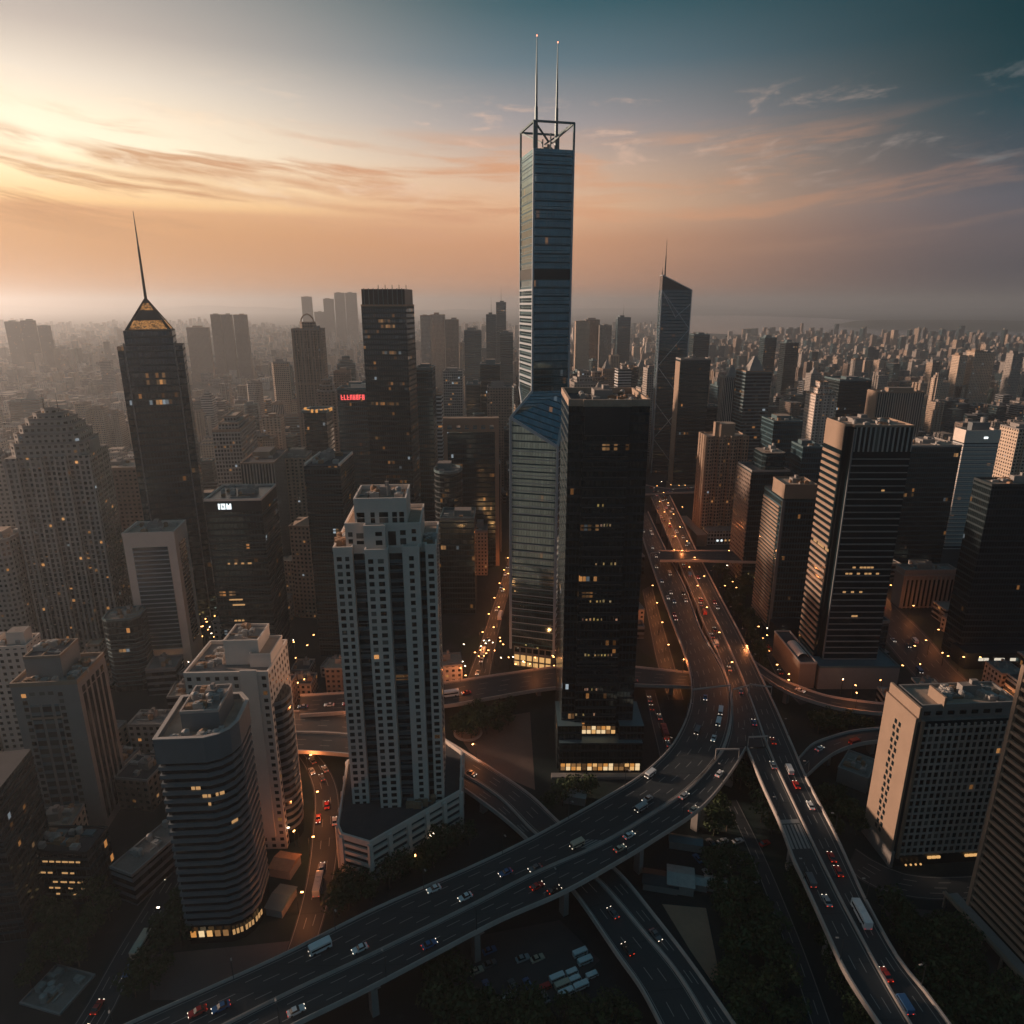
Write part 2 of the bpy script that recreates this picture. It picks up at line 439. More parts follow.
def window_mat(name, by_object, lit, power=0.9):
    m, t = mat(name)
    if by_object:
        r = t.n('ShaderNodeObjectInfo').outputs['Random']
    else:
        r = t.sep(t.n('ShaderNodeUVMap').outputs[0])[0]
    w, wc = t.white(t.xyz(t.m('MULTIPLY', r, 913.0), 2.0, 5.0))
    a, b, c_ = t.sep(wc)
    on = t.m('LESS_THAN', w, lit)
    ec = t.mix(a, (1, 0.45, 0.14, 1), (1, 0.72, 0.4, 1))
    k = t.m('ADD', 0.4, b)
    base = t.mix(t.m('MULTIPLY', t.m('GREATER_THAN', c_, 0.72), 0.9), t.mix(1.0, (0.012, 0.018, 0.021, 1), t.xyz(k, k, k), 'MULTIPLY'), t.mix(b, (0.05, 0.05, 0.05, 1), (0.19, 0.17, 0.15, 1)))
    principled(t, base, 0.15, emit=ec, strength=t.m('MULTIPLY', on, t.m('MULTIPLY', t.m('ADD', 0.15, c_), power)))
    m.cycles.emission_sampling = 'NONE'
    return m
WIN1 = window_mat('window_glass_single', True, 0.012, 0.5)
WIN2 = window_mat('window_glass_many', False, 0.010, 0.5)

glow('dim_room', (1.0, 0.55, 0.22), 0.38)
glow('pale_shopfront', (1.0, 0.88, 0.7), 0.6)
simple('brown_glass', (0.03, 0.024, 0.02), 0.2, var=0.5, scale=0.3)
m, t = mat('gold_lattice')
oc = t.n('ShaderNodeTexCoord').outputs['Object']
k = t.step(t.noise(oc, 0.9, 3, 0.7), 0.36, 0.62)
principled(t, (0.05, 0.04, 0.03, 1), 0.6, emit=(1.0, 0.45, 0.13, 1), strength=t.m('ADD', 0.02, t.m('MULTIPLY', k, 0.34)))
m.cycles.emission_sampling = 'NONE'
# ------------------------------------------------------------------ ground, water, haze
GR = 24000.0
gm, t = mat('city_ground')
oc = t.n('ShaderNodeTexCoord').outputs['Object']
a = t.noise(oc, 0.012, 5, 0.6)
b = t.noise(oc, 0.09, 5, 0.65)
vor = t.n('ShaderNodeTexVoronoi', feature='F1'); t.put(vor.inputs['Vector'], oc); vor.inputs['Scale'].default_value = 0.02
base = t.mix(t.step(a, 0.42, 0.6), (0.017, 0.027, 0.031, 1), (0.012, 0.030, 0.025, 1))
base = t.mix(t.m('MULTIPLY', t.step(b, 0.5, 0.72), 0.6), base, (0.045, 0.053, 0.056, 1))
base = t.mix(t.m('MULTIPLY', t.sep(vor.outputs['Color'])[0], 0.35), base, (0.036, 0.045, 0.048, 1))
principled(t, base, 0.9, spec=0.2)
g = MB(); g.face([(-GR, -1500, 0), (GR, -1500, 0), (GR, GR, 0), (-GR, GR, 0)])
tag(g.build('ground', gm), kind='structure')

wm, t = mat('bay_water')
oc = t.n('ShaderNodeTexCoord').outputs['Object']
bp = t.n('ShaderNodeBump'); bp.inputs['Strength'].default_value = 0.15; bp.inputs['Distance'].default_value = 2.0
t.put(bp.inputs['Height'], t.noise(oc, 0.02, 4, 0.6))
principled(t, (0.03, 0.045, 0.05, 1), 0.12, normal=bp.outputs[0])
wp = [(690, 333), (760, 335), (830, 334), (900, 337), (960, 340), (1040, 343), (1060, 331), (980, 327), (900, 322), (820, 318), (740, 315.5), (690, 315.5)]
g = MB(); g.face([(*gz(px, py, 0.4).xy, 0.4) for px, py in wp])
tag(g.build('water', wm), kind='structure')
hm = simple('wooded_headland', (0.035, 0.04, 0.03), 0.95, var=0.4, scale=0.01)
g = MB()
hp = [gz(px, py, 0.0).xy for px, py in [(832, 325.5), (870, 328), (930, 329.5), (1050, 332), (1060, 326), (980, 323.5), (900, 322.8), (850, 323.6)]]
cx_, cy_ = sum(p.x for p in hp) / 8, sum(p.y for p in hp) / 8
up = [((p.x - cx_) * 0.8 + cx_, (p.y - cy_) * 0.6 + cy_) for p in hp]
g.prism(up, 0.0, 45.0, lo=[tuple(p) for p in hp])
tag(g.build('headland', hm), kind='structure')
# low far hills behind the bay and the plain
hills = MB()
N = 90
for row, (Y, hh, seed) in enumerate([(19000, 130, 3.0), (22500, 190, 9.0)]):
    top = []
    for i in range(N + 1):
        X = -GR * 0.9 + 2 * GR * 0.9 * i / N
        top.append((X, Y, 40 + hh * max(0.0, mnoise.fractal(Vector((X * 0.00022, seed, 0)), 0.9, 2.0, 5) + 0.35)))
    for i in range(N):
        p, q = top[i], top[i + 1]
        hills.face([(p[0], Y - 1400, 0), (q[0], Y - 1400, 0), q, p])
        hills.face([p, q, (q[0], Y + 1200, 0), (p[0], Y + 1200, 0)])
tag(hills.build('hills', hm), kind='structure')

vm = bpy.data.materials.new('haze_air')
vm.use_nodes = True
t = NT(vm.node_tree)
pv = t.n('ShaderNodeVolumePrincipled')
pv.inputs['Color'].default_value = HAZE_COLOR
pv.inputs['Density'].default_value = HAZE_DENSITY
pv.inputs['Anisotropy'].default_value = 0.66
t.put(t.n('ShaderNodeOutputMaterial').inputs['Volume'], pv.outputs[0])
g = MB(); g.prism([(-GR - 300, -1800), (GR + 300, -1800), (GR + 300, GR + 300), (-GR - 300, GR + 300)], -1.2, 372, bottom=True)
tag(g.build('haze', vm), kind='stuff')

# ------------------------------------------------------------------ roads
def resample(pts, n):
    P = [Vector(p) for p in pts]
    # catmull-rom
    out = []
    for i in range(len(P) - 1):
        a, b, c, e = P[max(i - 1, 0)], P[i], P[i + 1], P[min(i + 2, len(P) - 1)]
        for k in range(12):
            u = k / 12
            out.append(0.5 * ((2 * b) + (c - a) * u + (2 * a - 5 * b + 4 * c - e) * u * u + (3 * b - a - 3 * c + e) * u ** 3))
    out.append(P[-1])
    D = [0.0]
    for i in range(1, len(out)): D.append(D[-1] + (out[i] - out[i - 1]).length)
    res, j = [], 0
    for i in range(n):
        s = D[-1] * i / (n - 1)
        while j < len(D) - 2 and D[j + 1] < s: j += 1
        f = (s - D[j]) / max(1e-6, D[j + 1] - D[j])
        res.append(out[j].lerp(out[j + 1], min(1, max(0, f))))
    return res, D[-1]
def seglen(a): return [0.0] + [(a[i] - a[i - 1]).length for i in range(1, len(a))]

class Road:
    """strip between two edge lines; cross-section f runs 0 (first edge) to 1 (second edge)"""
    def __init__(s, name, Lp, Rp, z, n=60):
        s.L, s.len = resample([gz(*p, z) for p in Lp], n)
        s.R, _ = resample([gz(*p, z) for p in Rp], n)
        s.z, s.n, s.name = z, n, name
        mid = [(a + b) / 2 for a, b in zip(s.L, s.R)]
        s.d = [0.0]
        for i in range(1, n): s.d.append(s.d[-1] + (mid[i] - mid[i - 1]).length)
        s.len = s.d[-1]
        s.mid = mid
        s.wid = [(a - b).length for a, b in zip(s.L, s.R)]
        ROADS.append(s)
    def at(s, dist, f):
        dist = min(max(dist, 0), s.len - 1e-3)
        j = 0
        while j < s.n - 2 and s.d[j + 1] < dist: j += 1
        k = (dist - s.d[j]) / (s.d[j + 1] - s.d[j])
        p = s.L[j].lerp(s.R[j], f).lerp(s.L[j + 1].lerp(s.R[j + 1], f), k)
        q0, q1 = s.L[j].lerp(s.R[j], f), s.L[j + 1].lerp(s.R[j + 1], f)
        return p, (q1 - q0).normalized()
    def near_px(s, px, py):
        best = None
        for i in range(s.n * 6):
            dd = s.len * i / (s.n * 6)
            for f in (0.15, 0.3, 0.45, 0.6, 0.75, 0.88):
                p, tn = s.at(dd, f)
                x, y = proj(*p)
                e = hypot(x - px, y - py)
                if best is None or e < best[0]: best = (e, dd, f)
        return best
    def deck(s, thick=1.9, parapet=(True, True), lanes=4, solid=(0.06, 0.94), piers=0, elevated=True, dashes=True, surf=None):
        root = empty(s.name, (0, 0, 0))
        tag(root, kind='structure')
        m = MB()
        for i in range(s.n - 1):
            a, b, c, e = s.L[i], s.R[i], s.R[i + 1], s.L[i + 1]
            u0, u1 = s.d[i], s.d[i + 1]
            w = s.wid[i]
            m.face([a, b, c, e], 0, [(0, u0), (w, u0), (w, u1), (0, u1)])
            if elevated:
                dn = Vector((0, 0, -thick)); ins = 0.22
                la, lb = a.lerp(b, ins) + dn, b.lerp(a, ins) + dn
                lc, le = c.lerp(e, ins) + dn, e.lerp(c, ins) + dn
                ea, eb, ec, ee = [q + Vector((0, 0, -0.7)) for q in (a, b, c, e)]
                for q in ([e, a, ea, ee], [b, c, ec, eb], [ee, ea, la, le], [eb, ec, lc, lb], [le, la, lb, lc]):
                    m.face(list(reversed(q)), 1)
        m.build('deck', [surf or asphalt_m, concrete], root)
        for side, on in zip((0, 1), parapet):
            if not on: continue
            g = MB()
            A, B = (s.L, s.R) if side == 0 else (s.R, s.L)
            for i in range(s.n - 1):
                for (o0, o1, hh, zb) in ((0.0, 0.55, 0.95, 0.0),):
                    def q(j, o, zz): 
                        dv = (B[j] - A[j]).normalized()
                        return A[j] + dv * o + Vector((0, 0, zz))
                    p = [q(i, -0.12, -0.9), q(i + 1, -0.12, -0.9), q(i + 1, -0.12, hh), q(i, -0.12, hh)]
                    r = [q(i, o1, 0.002), q(i + 1, o1, 0.002), q(i + 1, o1 - 0.12, hh), q(i, o1 - 0.12, hh)]
                    g.face(p if side else list(reversed(p))); g.face(list(reversed(r)) if side else r)
                    g.face([p[3], p[2], r[2], r[3]] if side else [r[3], r[2], p[2], p[3]])
            g.build('parapet', parapet_m, root)
        g = MB(); k = 0
        def strip(d0, d1, f, hw):
            p, tn = s.at(d0, f); q, tm = s.at(d1, f)
            nn, nm = Vector((-tn.y, tn.x, 0)) * hw, Vector((-tm.y, tm.x, 0)) * hw
            up = Vector((0, 0, 0.012))
            g.face([p - nn + up, q - nm + up, q + nm + up, p + nn + up])
        for f in solid:
            dd = 0.0
            while dd < s.len - 6:
                strip(dd, dd + 6, f, 0.11); dd += 6
        if dashes and lanes > 1:
            for k in range(1, lanes):
                f = solid[0] + (solid[1] - solid[0]) * k / lanes if len(solid) > 1 else k / lanes
                dd = 3.0 + k
                while dd < s.len - 5:
                    strip(dd, dd + 4.5, f, 0.12); dd += 12
        if g.f: g.build('lane_marking', paint_white, root)
        if piers and elevated:
            dd = piers * 0.4
            while dd < s.len:
                p, tn = s.at(dd, 0.5)
                w = s.wid[min(s.n - 1, int(dd / s.len * s.n))]
                g = MB()
                rz = atan2(tn.y, tn.x) + pi / 2
                zt = s.z - thick
                cw = min(w * 0.5, 11.0)
                c, q = cos(rz), sin(rz)
                def P(sx, sy): return [(p.x + a * c - b * q, p.y + a * q + b * c) for a, b in rect(sx, sy)]
                g.prism(P(cw, 1.9), zt - 1.7, zt - 0.02, lo=P(2.6, 1.9))
                g.prism(P(2.6, 1.9), 0.0, zt - 1.7, lo=P(2.9, 2.1))
                g.build('pier', concrete, root)
                dd += piers
        return root
ROADS = []
Z1 = 16.0
PL = [(60, 1056), (130, 1024), (200, 993), (284, 955), (376, 909), (468, 869), (523, 843), (557, 825), (600, 801), (638, 778), (668, 751), (684, 724), (691, 699), (690, 675), (682, 648), (675, 630), (663, 598), (651, 564), (643, 540), (636, 515)]
PM = [(150, 1064), (190, 1044), (284, 996), (376, 953), (468, 908), (534, 874), (600, 845), (648, 817), (689, 789), (719, 756), (730, 724), (731, 699), (724, 672), (709, 645), (700, 628), (686, 590), (671, 560), (660, 538), (648, 512)]
PR = [(235, 1056), (295, 1025), (361, 993), (430, 957), (499, 921), (563, 893), (619, 862), (658, 838), (693, 815), (715, 794), (735, 767), (746, 748)]
PM2 = [(150, 1064), (190, 1044), (284, 996), (376, 953), (468, 908), (534, 874), (600, 845), (648, 817), (689, 789), (719, 756), (724, 748)]
A1 = Road('elevated_road', PL, PM, Z1, 110)
A2 = Road('elevated_road', PM2, PR, Z1, 80)
A3 = Road('elevated_road', [(724, 748), (730, 728), (731.5, 699), (727, 680), (718, 655), (706, 630), (694, 600), (680, 566), (664, 528), (651, 497)],
          [(766, 747), (758, 722), (749, 698), (735, 663), (720, 630), (706, 602), (692, 573), (681, 548), (668, 520), (657, 494)], Z1, 70)
A4 = Road('elevated_road', [(747, 749), (762, 785), (780, 825), (793, 860), (803, 881), (825, 930), (846, 975), (882, 1030)],
          [(767, 748), (782, 781), (807, 834), (822, 865), (839, 899), (870, 957), (890, 992), (912, 1030)], Z1, 70)
A5 = Road('elevated_road', [(912.5, 1030), (890, 992), (870.5, 957), (839.5, 899), (822.5, 865), (807.5, 834), (782.5, 781), (767.5, 748), (749.5, 698), (735.5, 663), (720.5, 630), (706.5, 602), (692.5, 573), (681.5, 548), (668.5, 520), (657.5, 494)],
          [(953, 1030), (925, 992), (897, 957), (866, 901), (848, 862), (834, 832), (807, 780), (795, 752), (773, 702), (754, 662), (738, 630), (722, 600), (708, 573), (695, 548), (682, 520), (670, 496)], Z1, 100)
A1.deck(lanes=5, solid=(0.07, 0.93), piers=34, parapet=(True, True))
A2.deck(lanes=4, solid=(0.07, 0.93), piers=34, parapet=(True, True))
A3.deck(lanes=4, solid=(0.08, 0.95), piers=40, parapet=(True, False))
A4.deck(lanes=3, solid=(0.10, 0.92), piers=36, parapet=(True, False))
A5.deck(lanes=3, solid=(0.08, 0.80), piers=36, parapet=(True, True))
Z2 = 8.0
B1 = Road('elevated_road', [(285, 754), (300, 752), (345, 755), (400, 762), (440, 775), (487, 806), (523, 836), (552, 868), (578, 898), (617, 955), (641, 989), (665, 1035)],
          [(285, 733), (300, 733), (345, 735), (400, 745), (441, 763), (495, 794), (534, 832), (568, 858), (601, 883), (646, 935), (680, 977), (715, 1035)], Z2, 80)
B2 = Road('elevated_road', [(285, 732), (300, 732), (345, 734), (400, 744), (442, 762), (496, 793), (535, 831), (569, 857), (602, 882), (647, 934), (681, 976), (716, 1034)],
          [(285, 712), (300, 712), (345, 715), (400, 724), (440, 738), (477, 760), (527, 793), (557, 821), (590, 850), (620, 874), (657, 919), (693, 966), (738, 1030)], Z2, 80)
B1.deck(lanes=3, solid=(0.1, 0.93), piers=30)
B2.deck(lanes=3, solid=(0.07, 0.9), piers=30, parapet=(False, True))
Z3 = 9.0
C1 = Road('elevated_road', [(300, 716), (360, 712), (440, 707), (483, 700), (542, 690), (600, 685), (650, 686), (700, 688), (726, 690)],
          [(300, 696), (360, 692), (438, 684), (500, 675), (559, 667), (600, 664), (650, 669), (700, 674), (726, 677)], Z3, 50)
C2 = Road('elevated_road', [(735, 655), (760, 675), (783, 690), (807, 700), (840, 709), (882, 714), (930, 716), (1000, 716)],
          [(735, 648), (760, 666), (780, 679), (799, 687), (830, 697), (882, 704), (930, 706), (1000, 706)], Z3, 40)
C3 = Road('elevated_road', [(790, 792), (807, 776), (829, 757), (850, 747), (876, 742), (930, 738)],
          [(785, 772), (800, 757), (812, 745), (829, 738), (850, 732), (875, 729), (930, 725)], Z3, 30)
C4 = Road('elevated_road', [(660, 561), (700, 561), (737, 562), (790, 563)], [(660, 551), (700, 551), (737, 551), (790, 551)], 23.0, 20)
C5 = Road('elevated_road', [(640, 495), (655, 494), (675, 493), (700, 492), (760, 490)], [(640, 484), (655, 487), (675, 489), (700, 487), (760, 484)], 12.0, 20)
C1.deck(lanes=4, piers=36); C2.deck(lanes=2, piers=30, thick=1.5); C3.deck(lanes=2, piers=26, thick=1.5)
C4.deck(lanes=3, piers=45); C5.deck(lanes=3, piers=45)
# streets on the ground
def street(name, l, r, lanes=2, z=0.05, n=30):
    q = Road(name, l, r, z, n)
    q.deck(elevated=False, parapet=(False, False), lanes=lanes, solid=(0.06, 0.94))
    return q
G1 = street('road', [(20, 1090), (74, 1024), (120, 945), (160, 880), (190, 830), (215, 790)], [(55, 1090), (106, 1024), (138, 960), (178, 895), (206, 845), (232, 800)], 4)
G2 = street('road', [(262, 1010), (290, 940), (306, 880), (312, 830), (314, 795), (306, 770), (290, 745)], [(292, 1010), (318, 940), (334, 880), (340, 830), (338, 790), (326, 764), (305, 742)], 3, 0.06)
G3 = street('road', [(462, 690), (476, 655), (488, 620), (500, 585), (510, 555), (520, 530)], [(488, 690), (494, 655), (502, 620), (511, 585), (518, 555), (527, 530)], 4, 0.07)
G4 = street('road', [(1005, 760), (960, 722), (926, 690), (895, 655), (868, 620), (845, 585)], [(1040, 745), (985, 695), (950, 663), (926, 634), (890, 600), (862, 570)], 5, 0.08)
G5 = street('road', [(668, 700), (656, 660), (648, 620), (642, 590)], [(684, 700), (672, 655), (660, 615), (652, 585)], 4, 0.09)
G6 = street('road', [(668, 800), (658, 750), (650, 715), (645, 690)], [(690, 800), (674, 750), (662, 715), (655, 690)], 2, 0.10)
G7 = street('road', [(846, 868), (868, 885), (905, 897), (960, 900), (1050, 890)], [(856, 848), (878, 862), (910, 874), (960, 876), (1050, 868)], 4, 0.11)
G8 = street('road', [(725, 800), (748, 850), (772, 910), (792, 965), (815, 1035)], [(737, 800), (762, 850), (786, 905), (808, 960), (835, 1035)], 2, 0.12)
G9 = street('road', [(80, 640), (100, 600), (112, 570), (120, 540)], [(100, 640), (114, 600), (122, 570), (128, 540)], 2, 0.07)
G10 = street('road', [(760, 640), (772, 668), (786, 690), (800, 705)], [(774, 636), (787, 662), (800, 684), (816, 700)], 2, 0.07)
# paved yards
def yard(name, pts, col, z):
    g = MB(); g.face([(*gz(a, b, z).xy, z) for a, b in pts][::-1] if False else [(*gz(a, b, z).xy, z) for a, b in pts])
    return tag(g.build(name, simple(name + '_surface', col, 0.9, var=0.4, scale=0.08)), kind='structure')
yard('sandy_yard', [(662, 904), (706, 908), (720, 978), (712, 982), (690, 950)], (0.42, 0.22, 0.14), 0.04)
yard('parking_yard', [(455, 940), (560, 920), (600, 960), (560, 1000), (450, 1010)], (0.05, 0.052, 0.055), 0.045)
yard('plaza', [(452, 725), (530, 712), (535, 790), (500, 775), (470, 752)], (0.17, 0.12, 0.095), 0.03)
yard('forecourt', [(150, 955), (300, 940), (240, 1000), (150, 1000)], (0.10, 0.09, 0.088), 0.035)
yard('courtyard', [(880, 905), (1024, 920), (1060, 1010), (960, 985), (900, 935)], (0.07, 0.062, 0.058), 0.03)

# painted hatching on the decks
def hatch(rd, d0, d1, f0, f1, n, bar=True):
    g = MB(); up = Vector((0, 0, .016))
    for i in range(n):
        a, e = f0 + (f1 - f0) * (i + .2) / n, f0 + (f1 - f0) * (i + .8) / n
        g.face([rd.at(d0, a)[0] + up, rd.at(d0, e)[0] + up, rd.at(d1, e)[0] + up, rd.at(d1, a)[0] + up])
    if bar: g.face([rd.at(d0 - 2.6, f0)[0] + up, rd.at(d0 - 2.6, f1)[0] + up, rd.at(d0 - .6, f1)[0] + up, rd.at(d0 - .6, f0)[0] + up])
    o = g.build('road_hatching', paint_white)
    return tag(o, kind='structure')
e_, d_, f_ = A4.near_px(800, 832)
hatch(A4, d_ - 4, d_ + 8, .1, .9, 5)
e_, d_, f_ = A1.near_px(546, 846)
hatch(A1, d_ - 2, d_ + 5, .7, .93, 4, False)
# gantries over the carriageways
def gantry(rd, px, py, lab, sign=False):
    e, dd, f = rd.near_px(px, py)
    p0, p1 = rd.at(dd, .02)[0], rd.at(dd, .98)[0]
    r = empty('sign_gantry', (p0 + p1) / 2, atan2(p1.y - p0.y, p1.x - p0.x), lab, 'gantry')
    L = (p1 - p0).length
    for x_ in (-L / 2, L / 2):
        g = MB(); g.tube((x_, 0, 0), (x_, 0, 6.2), .22, .18, 6); g.build('post', unit_grey, r)
    g = MB(); g.box(0, 0, 5.6, L, .5, .6); g.build('beam', parapet_m, r)
    if sign:
        for k in (-.22, .22): g = MB(); g.box(L * k, -.36, 4.9, L * .2, .16, 2.0); g.build('sign_panel', steel_teal, r)
gantry(A1, 712, 698, 'pale overhead gantry across the outer lanes above the fork')
gantry(A3, 740, 698, 'pale overhead gantry across the inner lanes above the fork')
gantry(A5, 768, 698, 'pale overhead gantry across the branch lanes above the fork')
gantry(A4, 758, 748, 'pale overhead gantry at the nose of the fork', False)
gantry(A1, 655, 560, 'overhead gantry where the lanes pass below the bridge', False)
gantry(A2, 719, 762, 'small overhead gantry on the inside of the main curve', False)
# ------------------------------------------------------------------ buildings with a place of their own
FOOT = []       # (x, y, radius) of everything standing
SCREEN = []     # (x0, x1, ytop, ybase, Y) shown region of each named building
class Bld:
    """root empty in the middle of the footprint; local -y is the front"""
    def __init__(s, name, label, xl, xr, yt, Y, rot=0, xs=None, d=None, cat=None, group=None, vis=None, short=None):
        A = onY(xl, yt, Y)
        s.h = A.z
        r = radians(rot)
        u, v = Vector((cos(r), sin(r), 0)), Vector((-sin(r), cos(r), 0))
        s.w = hit(A.x, A.y, s.h, u.x, u.y, xr)
        if xs is not None:
            c = A + u * s.w if xs > xr else A
            d = hit(c.x, c.y, s.h, v.x, v.y, xs)
        s.d = max(8.0, d)
        c = A + u * s.w / 2 + v * s.d / 2
        s.rot, s.c = r, c
        s.root = empty(name, (c.x, c.y, 0), r, label, cat or 'office tower', group)
        s.short = short
        FOOT.append((c.x, c.y, hypot(s.w, s.d) / 2))
        s.poly = rect(s.w, s.d)
        vb = vis or proj(c.x, c.y, 0)[1]
        SCREEN.append((min(xl, xs or xl), max(xr, xs or xr), yt, vb, Y))
        if short: MARKS.append((short, (xl + xr) / 2, yt, vb, Y))
    def zat(s, py, x=None, dy=0.0):
        """height on the front face that shows at picture row py"""
        lo, hi = 0.0, 400.0
        r = s.rot; fx, fy = s.c.x + sin(r) * (s.d / 2 + dy), s.c.y - cos(r) * (s.d / 2 + dy)
        for _ in range(40):
            m = (lo + hi) / 2
            if proj(fx, fy, m)[1] > py: lo = m
            else: hi = m
        return lo
    def mass(s, name, poly, z0, z1, fa, top=None, mb=None):
        m = MB(); m.prism(poly, z0, z1, 0, 1, BAY.get(fa, 0))
        wallm = FA[fa] if fa in FA else MATS[fa]
        return m.build(name, [wallm, top or roof_grey], s.root)
    def rim(s, poly, z, h=1.2, th=0.5, m=None, name='parapet', out=0.12):
        g = MB(); g.ring(offset(poly, out), offset(poly, -th), z - 0.25, z + h)
        return g.build(name, m or concrete, s.root)
    def bands(s, poly, z0, z1, n, hh, m, out=0.25, name='spandrel_band'):
        for i in range(n):
            z = z0 + (z1 - z0) * (i + 0.5) / n
            g = MB(); g.ring(offset(poly, out), offset(poly, -0.05), z - hh / 2, z + hh / 2)
            g.build(name, m, s.root)
    def clutter(s, z, w, d, n, seed, x=0.0, y=0.0, big=True):
        q = random.Random(seed)
        if big:
            g = MB()
            bw, bd, bh = w * q.uniform(.25, .4), d * q.uniform(.25, .4), q.uniform(2.6, 4.2)
            bx, by = x + q.uniform(-.15, .15) * w, y + q.uniform(0, .22) * d
            g.box(bx, by, z - 0.05, bw, bd, bh, 0, 1)
            g.box(bx + bw * .2, by, z + bh, bw * .35, bd * .5, 1.6, 0, 1)
            g.build('stair_house', [concrete, roof_grey], s.root)
        for i in range(int(n * (2.4 if s.c.y < 330 else 1.5))):
            a, b = x + q.uniform(-.43, .43) * w, y + q.uniform(-.43, .43) * d
            k = q.random()
            g = MB(); mt = unit_grey if q.random() < 0.65 else unit_rust
            if k < 0.55:
                sx, sy, sz = q.uniform(1.2, 3.6), q.uniform(1.2, 2.6), q.uniform(1.0, 2.2)
                g.box(a, b, z - 0.03, sx, sy, sz, 0, rz=0)
                g.tube((a, b, z + sz), (a, b, z + sz + .3), min(sx, sy) * .36, n=8)
                g.build('air_conditioner', mt, s.root)
            elif k < 0.72:
                g.tube((a, b, z - .03), (a, b, z + 2.2), 1.1, n=10); g.tube((a, b, z + 2.2), (a, b, z + 2.7), 1.1, .2, n=10)
                g.build('water_tank', mt, s.root)
            else:
                L = q.uniform(.18, .45) * w
                if q.random() < .5: g.box(a, b, z + .1, L, .45, .5)
                else: g.box(a, b, z + .1, .45, min(L, d * .5), .5)
                g.build('roof_duct', mt, s.root)
    def mast(s, z, h, x=0.0, y=0.0, r=0.35, m=None):
        g = MB(); g.tube((x, y, z - .1), (x, y, z + h * .55), r, r * .6); g.tube((x, y, z + h * .55), (x, y, z + h), r * .45, r * .15)
        return g.build('mast', m or steel_dark, s.root)
    def windows(s, spots, cap=100):
        """spots: (x, y, z, w, h, facing) with facing an angle in local space; nearest first"""
        cache = {}
        def quad(g, x, y, z, w, h, a, uv):
            ux, uy = cos(a), sin(a); nx, ny = sin(a), -cos(a)
            P = lambda k, zz, o: (x + ux * k * w / 2 + nx * o, y + uy * k * w / 2 + ny * o, z + zz * h / 2)
            f, b = [P(-1, -1, .06), P(1, -1, .06), P(1, 1, .06), P(-1, 1, .06)], [P(-1, -1, -.1), P(1, -1, -.1), P(1, 1, -.1), P(-1, 1, -.1)]
            g.face(f, 0, [(uv, .5)] * 4)
            for i in range(4):
                j = (i + 1) % 4
                g.face([b[i], b[j], f[j], f[i]], 0, [(uv, .5)] * 4)
        for (x, y, z, w, h, a) in spots[:cap]:
            k = (round(w, 2), round(h, 2))
            if k not in cache:
                g = MB(); quad(g, 0, 0, 0, w, h, 0, .5); cache[k] = g.mesh('window', WIN1)
            o = bpy.data.objects.new('window', cache[k]); COL.objects.link(o)
            o.parent = s.root; o.location = (x, y, z); o.rotation_euler = (0, 0, a)
        if len(spots) > cap:
            g = MB()
            for (x, y, z, w, h, a) in spots[cap:]: quad(g, x, y, z, w, h, a, R.random())
            tag(g.build('window', WIN2, s.root), kind='stuff')
MARKS = []
def part(g, name, m, b): return g.build(name, m, b.root)

# --- tallest tower: twisted glass shaft under an open frame with two masts
b = Bld('skyscraper', 'tallest blue glass skyscraper with angled twist, open roof frame and two masts', 534, 573.7, 148, 364, 14, xs=520.7, short='the twin-mast skyscraper')
w2, d2, h = b.w / 2, b.d / 2, b.h
up = rect(b.w, b.d)
r = b.rot
def local(P): 
    q = Vector(P) - Vector((b.c.x, b.c.y, 0)); return (q.x * cos(r) + q.y * sin(r), -q.x * sin(r) + q.y * cos(r), q.z)
zU = b.zat(391)
Yn = 352
L1 = onY(557.5, 447, Yn); 
zL1 = L1.z
fu = Vector((cos(radians(-15)), sin(radians(-15)), 0)); fv = Vector((-fu.y, fu.x, 0))
tl = -hit(L1.x, L1.y, zL1, -fu.x, -fu.y, 510.5)
wL = -tl
tr = hit(L1.x, L1.y, zL1, fv.x, fv.y, 566.5)
tr = max(18.0, min(tr, 32.0))
c1 = local(L1); c0 = local(L1 - fu * wL); c2 = local(L1 + fv * tr); c3 = local(L1 - fu * wL + fv * tr)
low = [c0[:2], c1[:2], c2[:2], c3[:2]]
zL0 = 0.0
for zz in range(0, 300):
    P = L1 - fu * wL
    if proj(P.x, P.y, zz)[1] < 418: zL0 = float(zz); break
m = MB(); m.prism(up, zU, h, 0, 1, 1.5); part(m, 'upper_shaft', [FA['teal'], roof_dark], b)
tops = [zL0, zL1, zL1 + 4, zL0 + 4]
m = MB()
for i in range(4):
    j = (i + 1) % 4
    a, e = low[i], low[j]
    L = hypot(a[0] - e[0], a[1] - e[1])
    m.face([(*a, 14), (*e, 14), (*e, tops[j]), (*a, tops[i])], 0, [(i * 600, 14), (i * 600 + L, 14), (i * 600 + L, tops[j]), (i * 600, tops[i])])
part(m, 'lower_shaft', FA['teal'], b)
m = MB()
for i in range(4):
    j = (i + 1) % 4
    A, B_, C_, D_ = (*low[i], tops[i]), (*low[j], tops[j]), (*up[j], zU), (*up[i], zU)
    if i == 0:
        m.face([A, B_, C_], 0, [(0, 0), (22, -8), (24, 30)]); m.face([A, C_, D_], 0, [(0, 0), (24, 30), (4, 30)])
    else:
        m.face([A, B_, C_], 0, [(0, 0), (22, 0), (22, 30)]); m.face([A, C_, D_], 0, [(0, 0), (22, 30), (0, 30)])
part(m, 'twist_facet', FA['teal'], b)
def strut(p, q, w, name='edge_frame', mt=None): 
    g = MB(); g.bar(p, q, w); return part(g, name, mt or frame_blue, b)
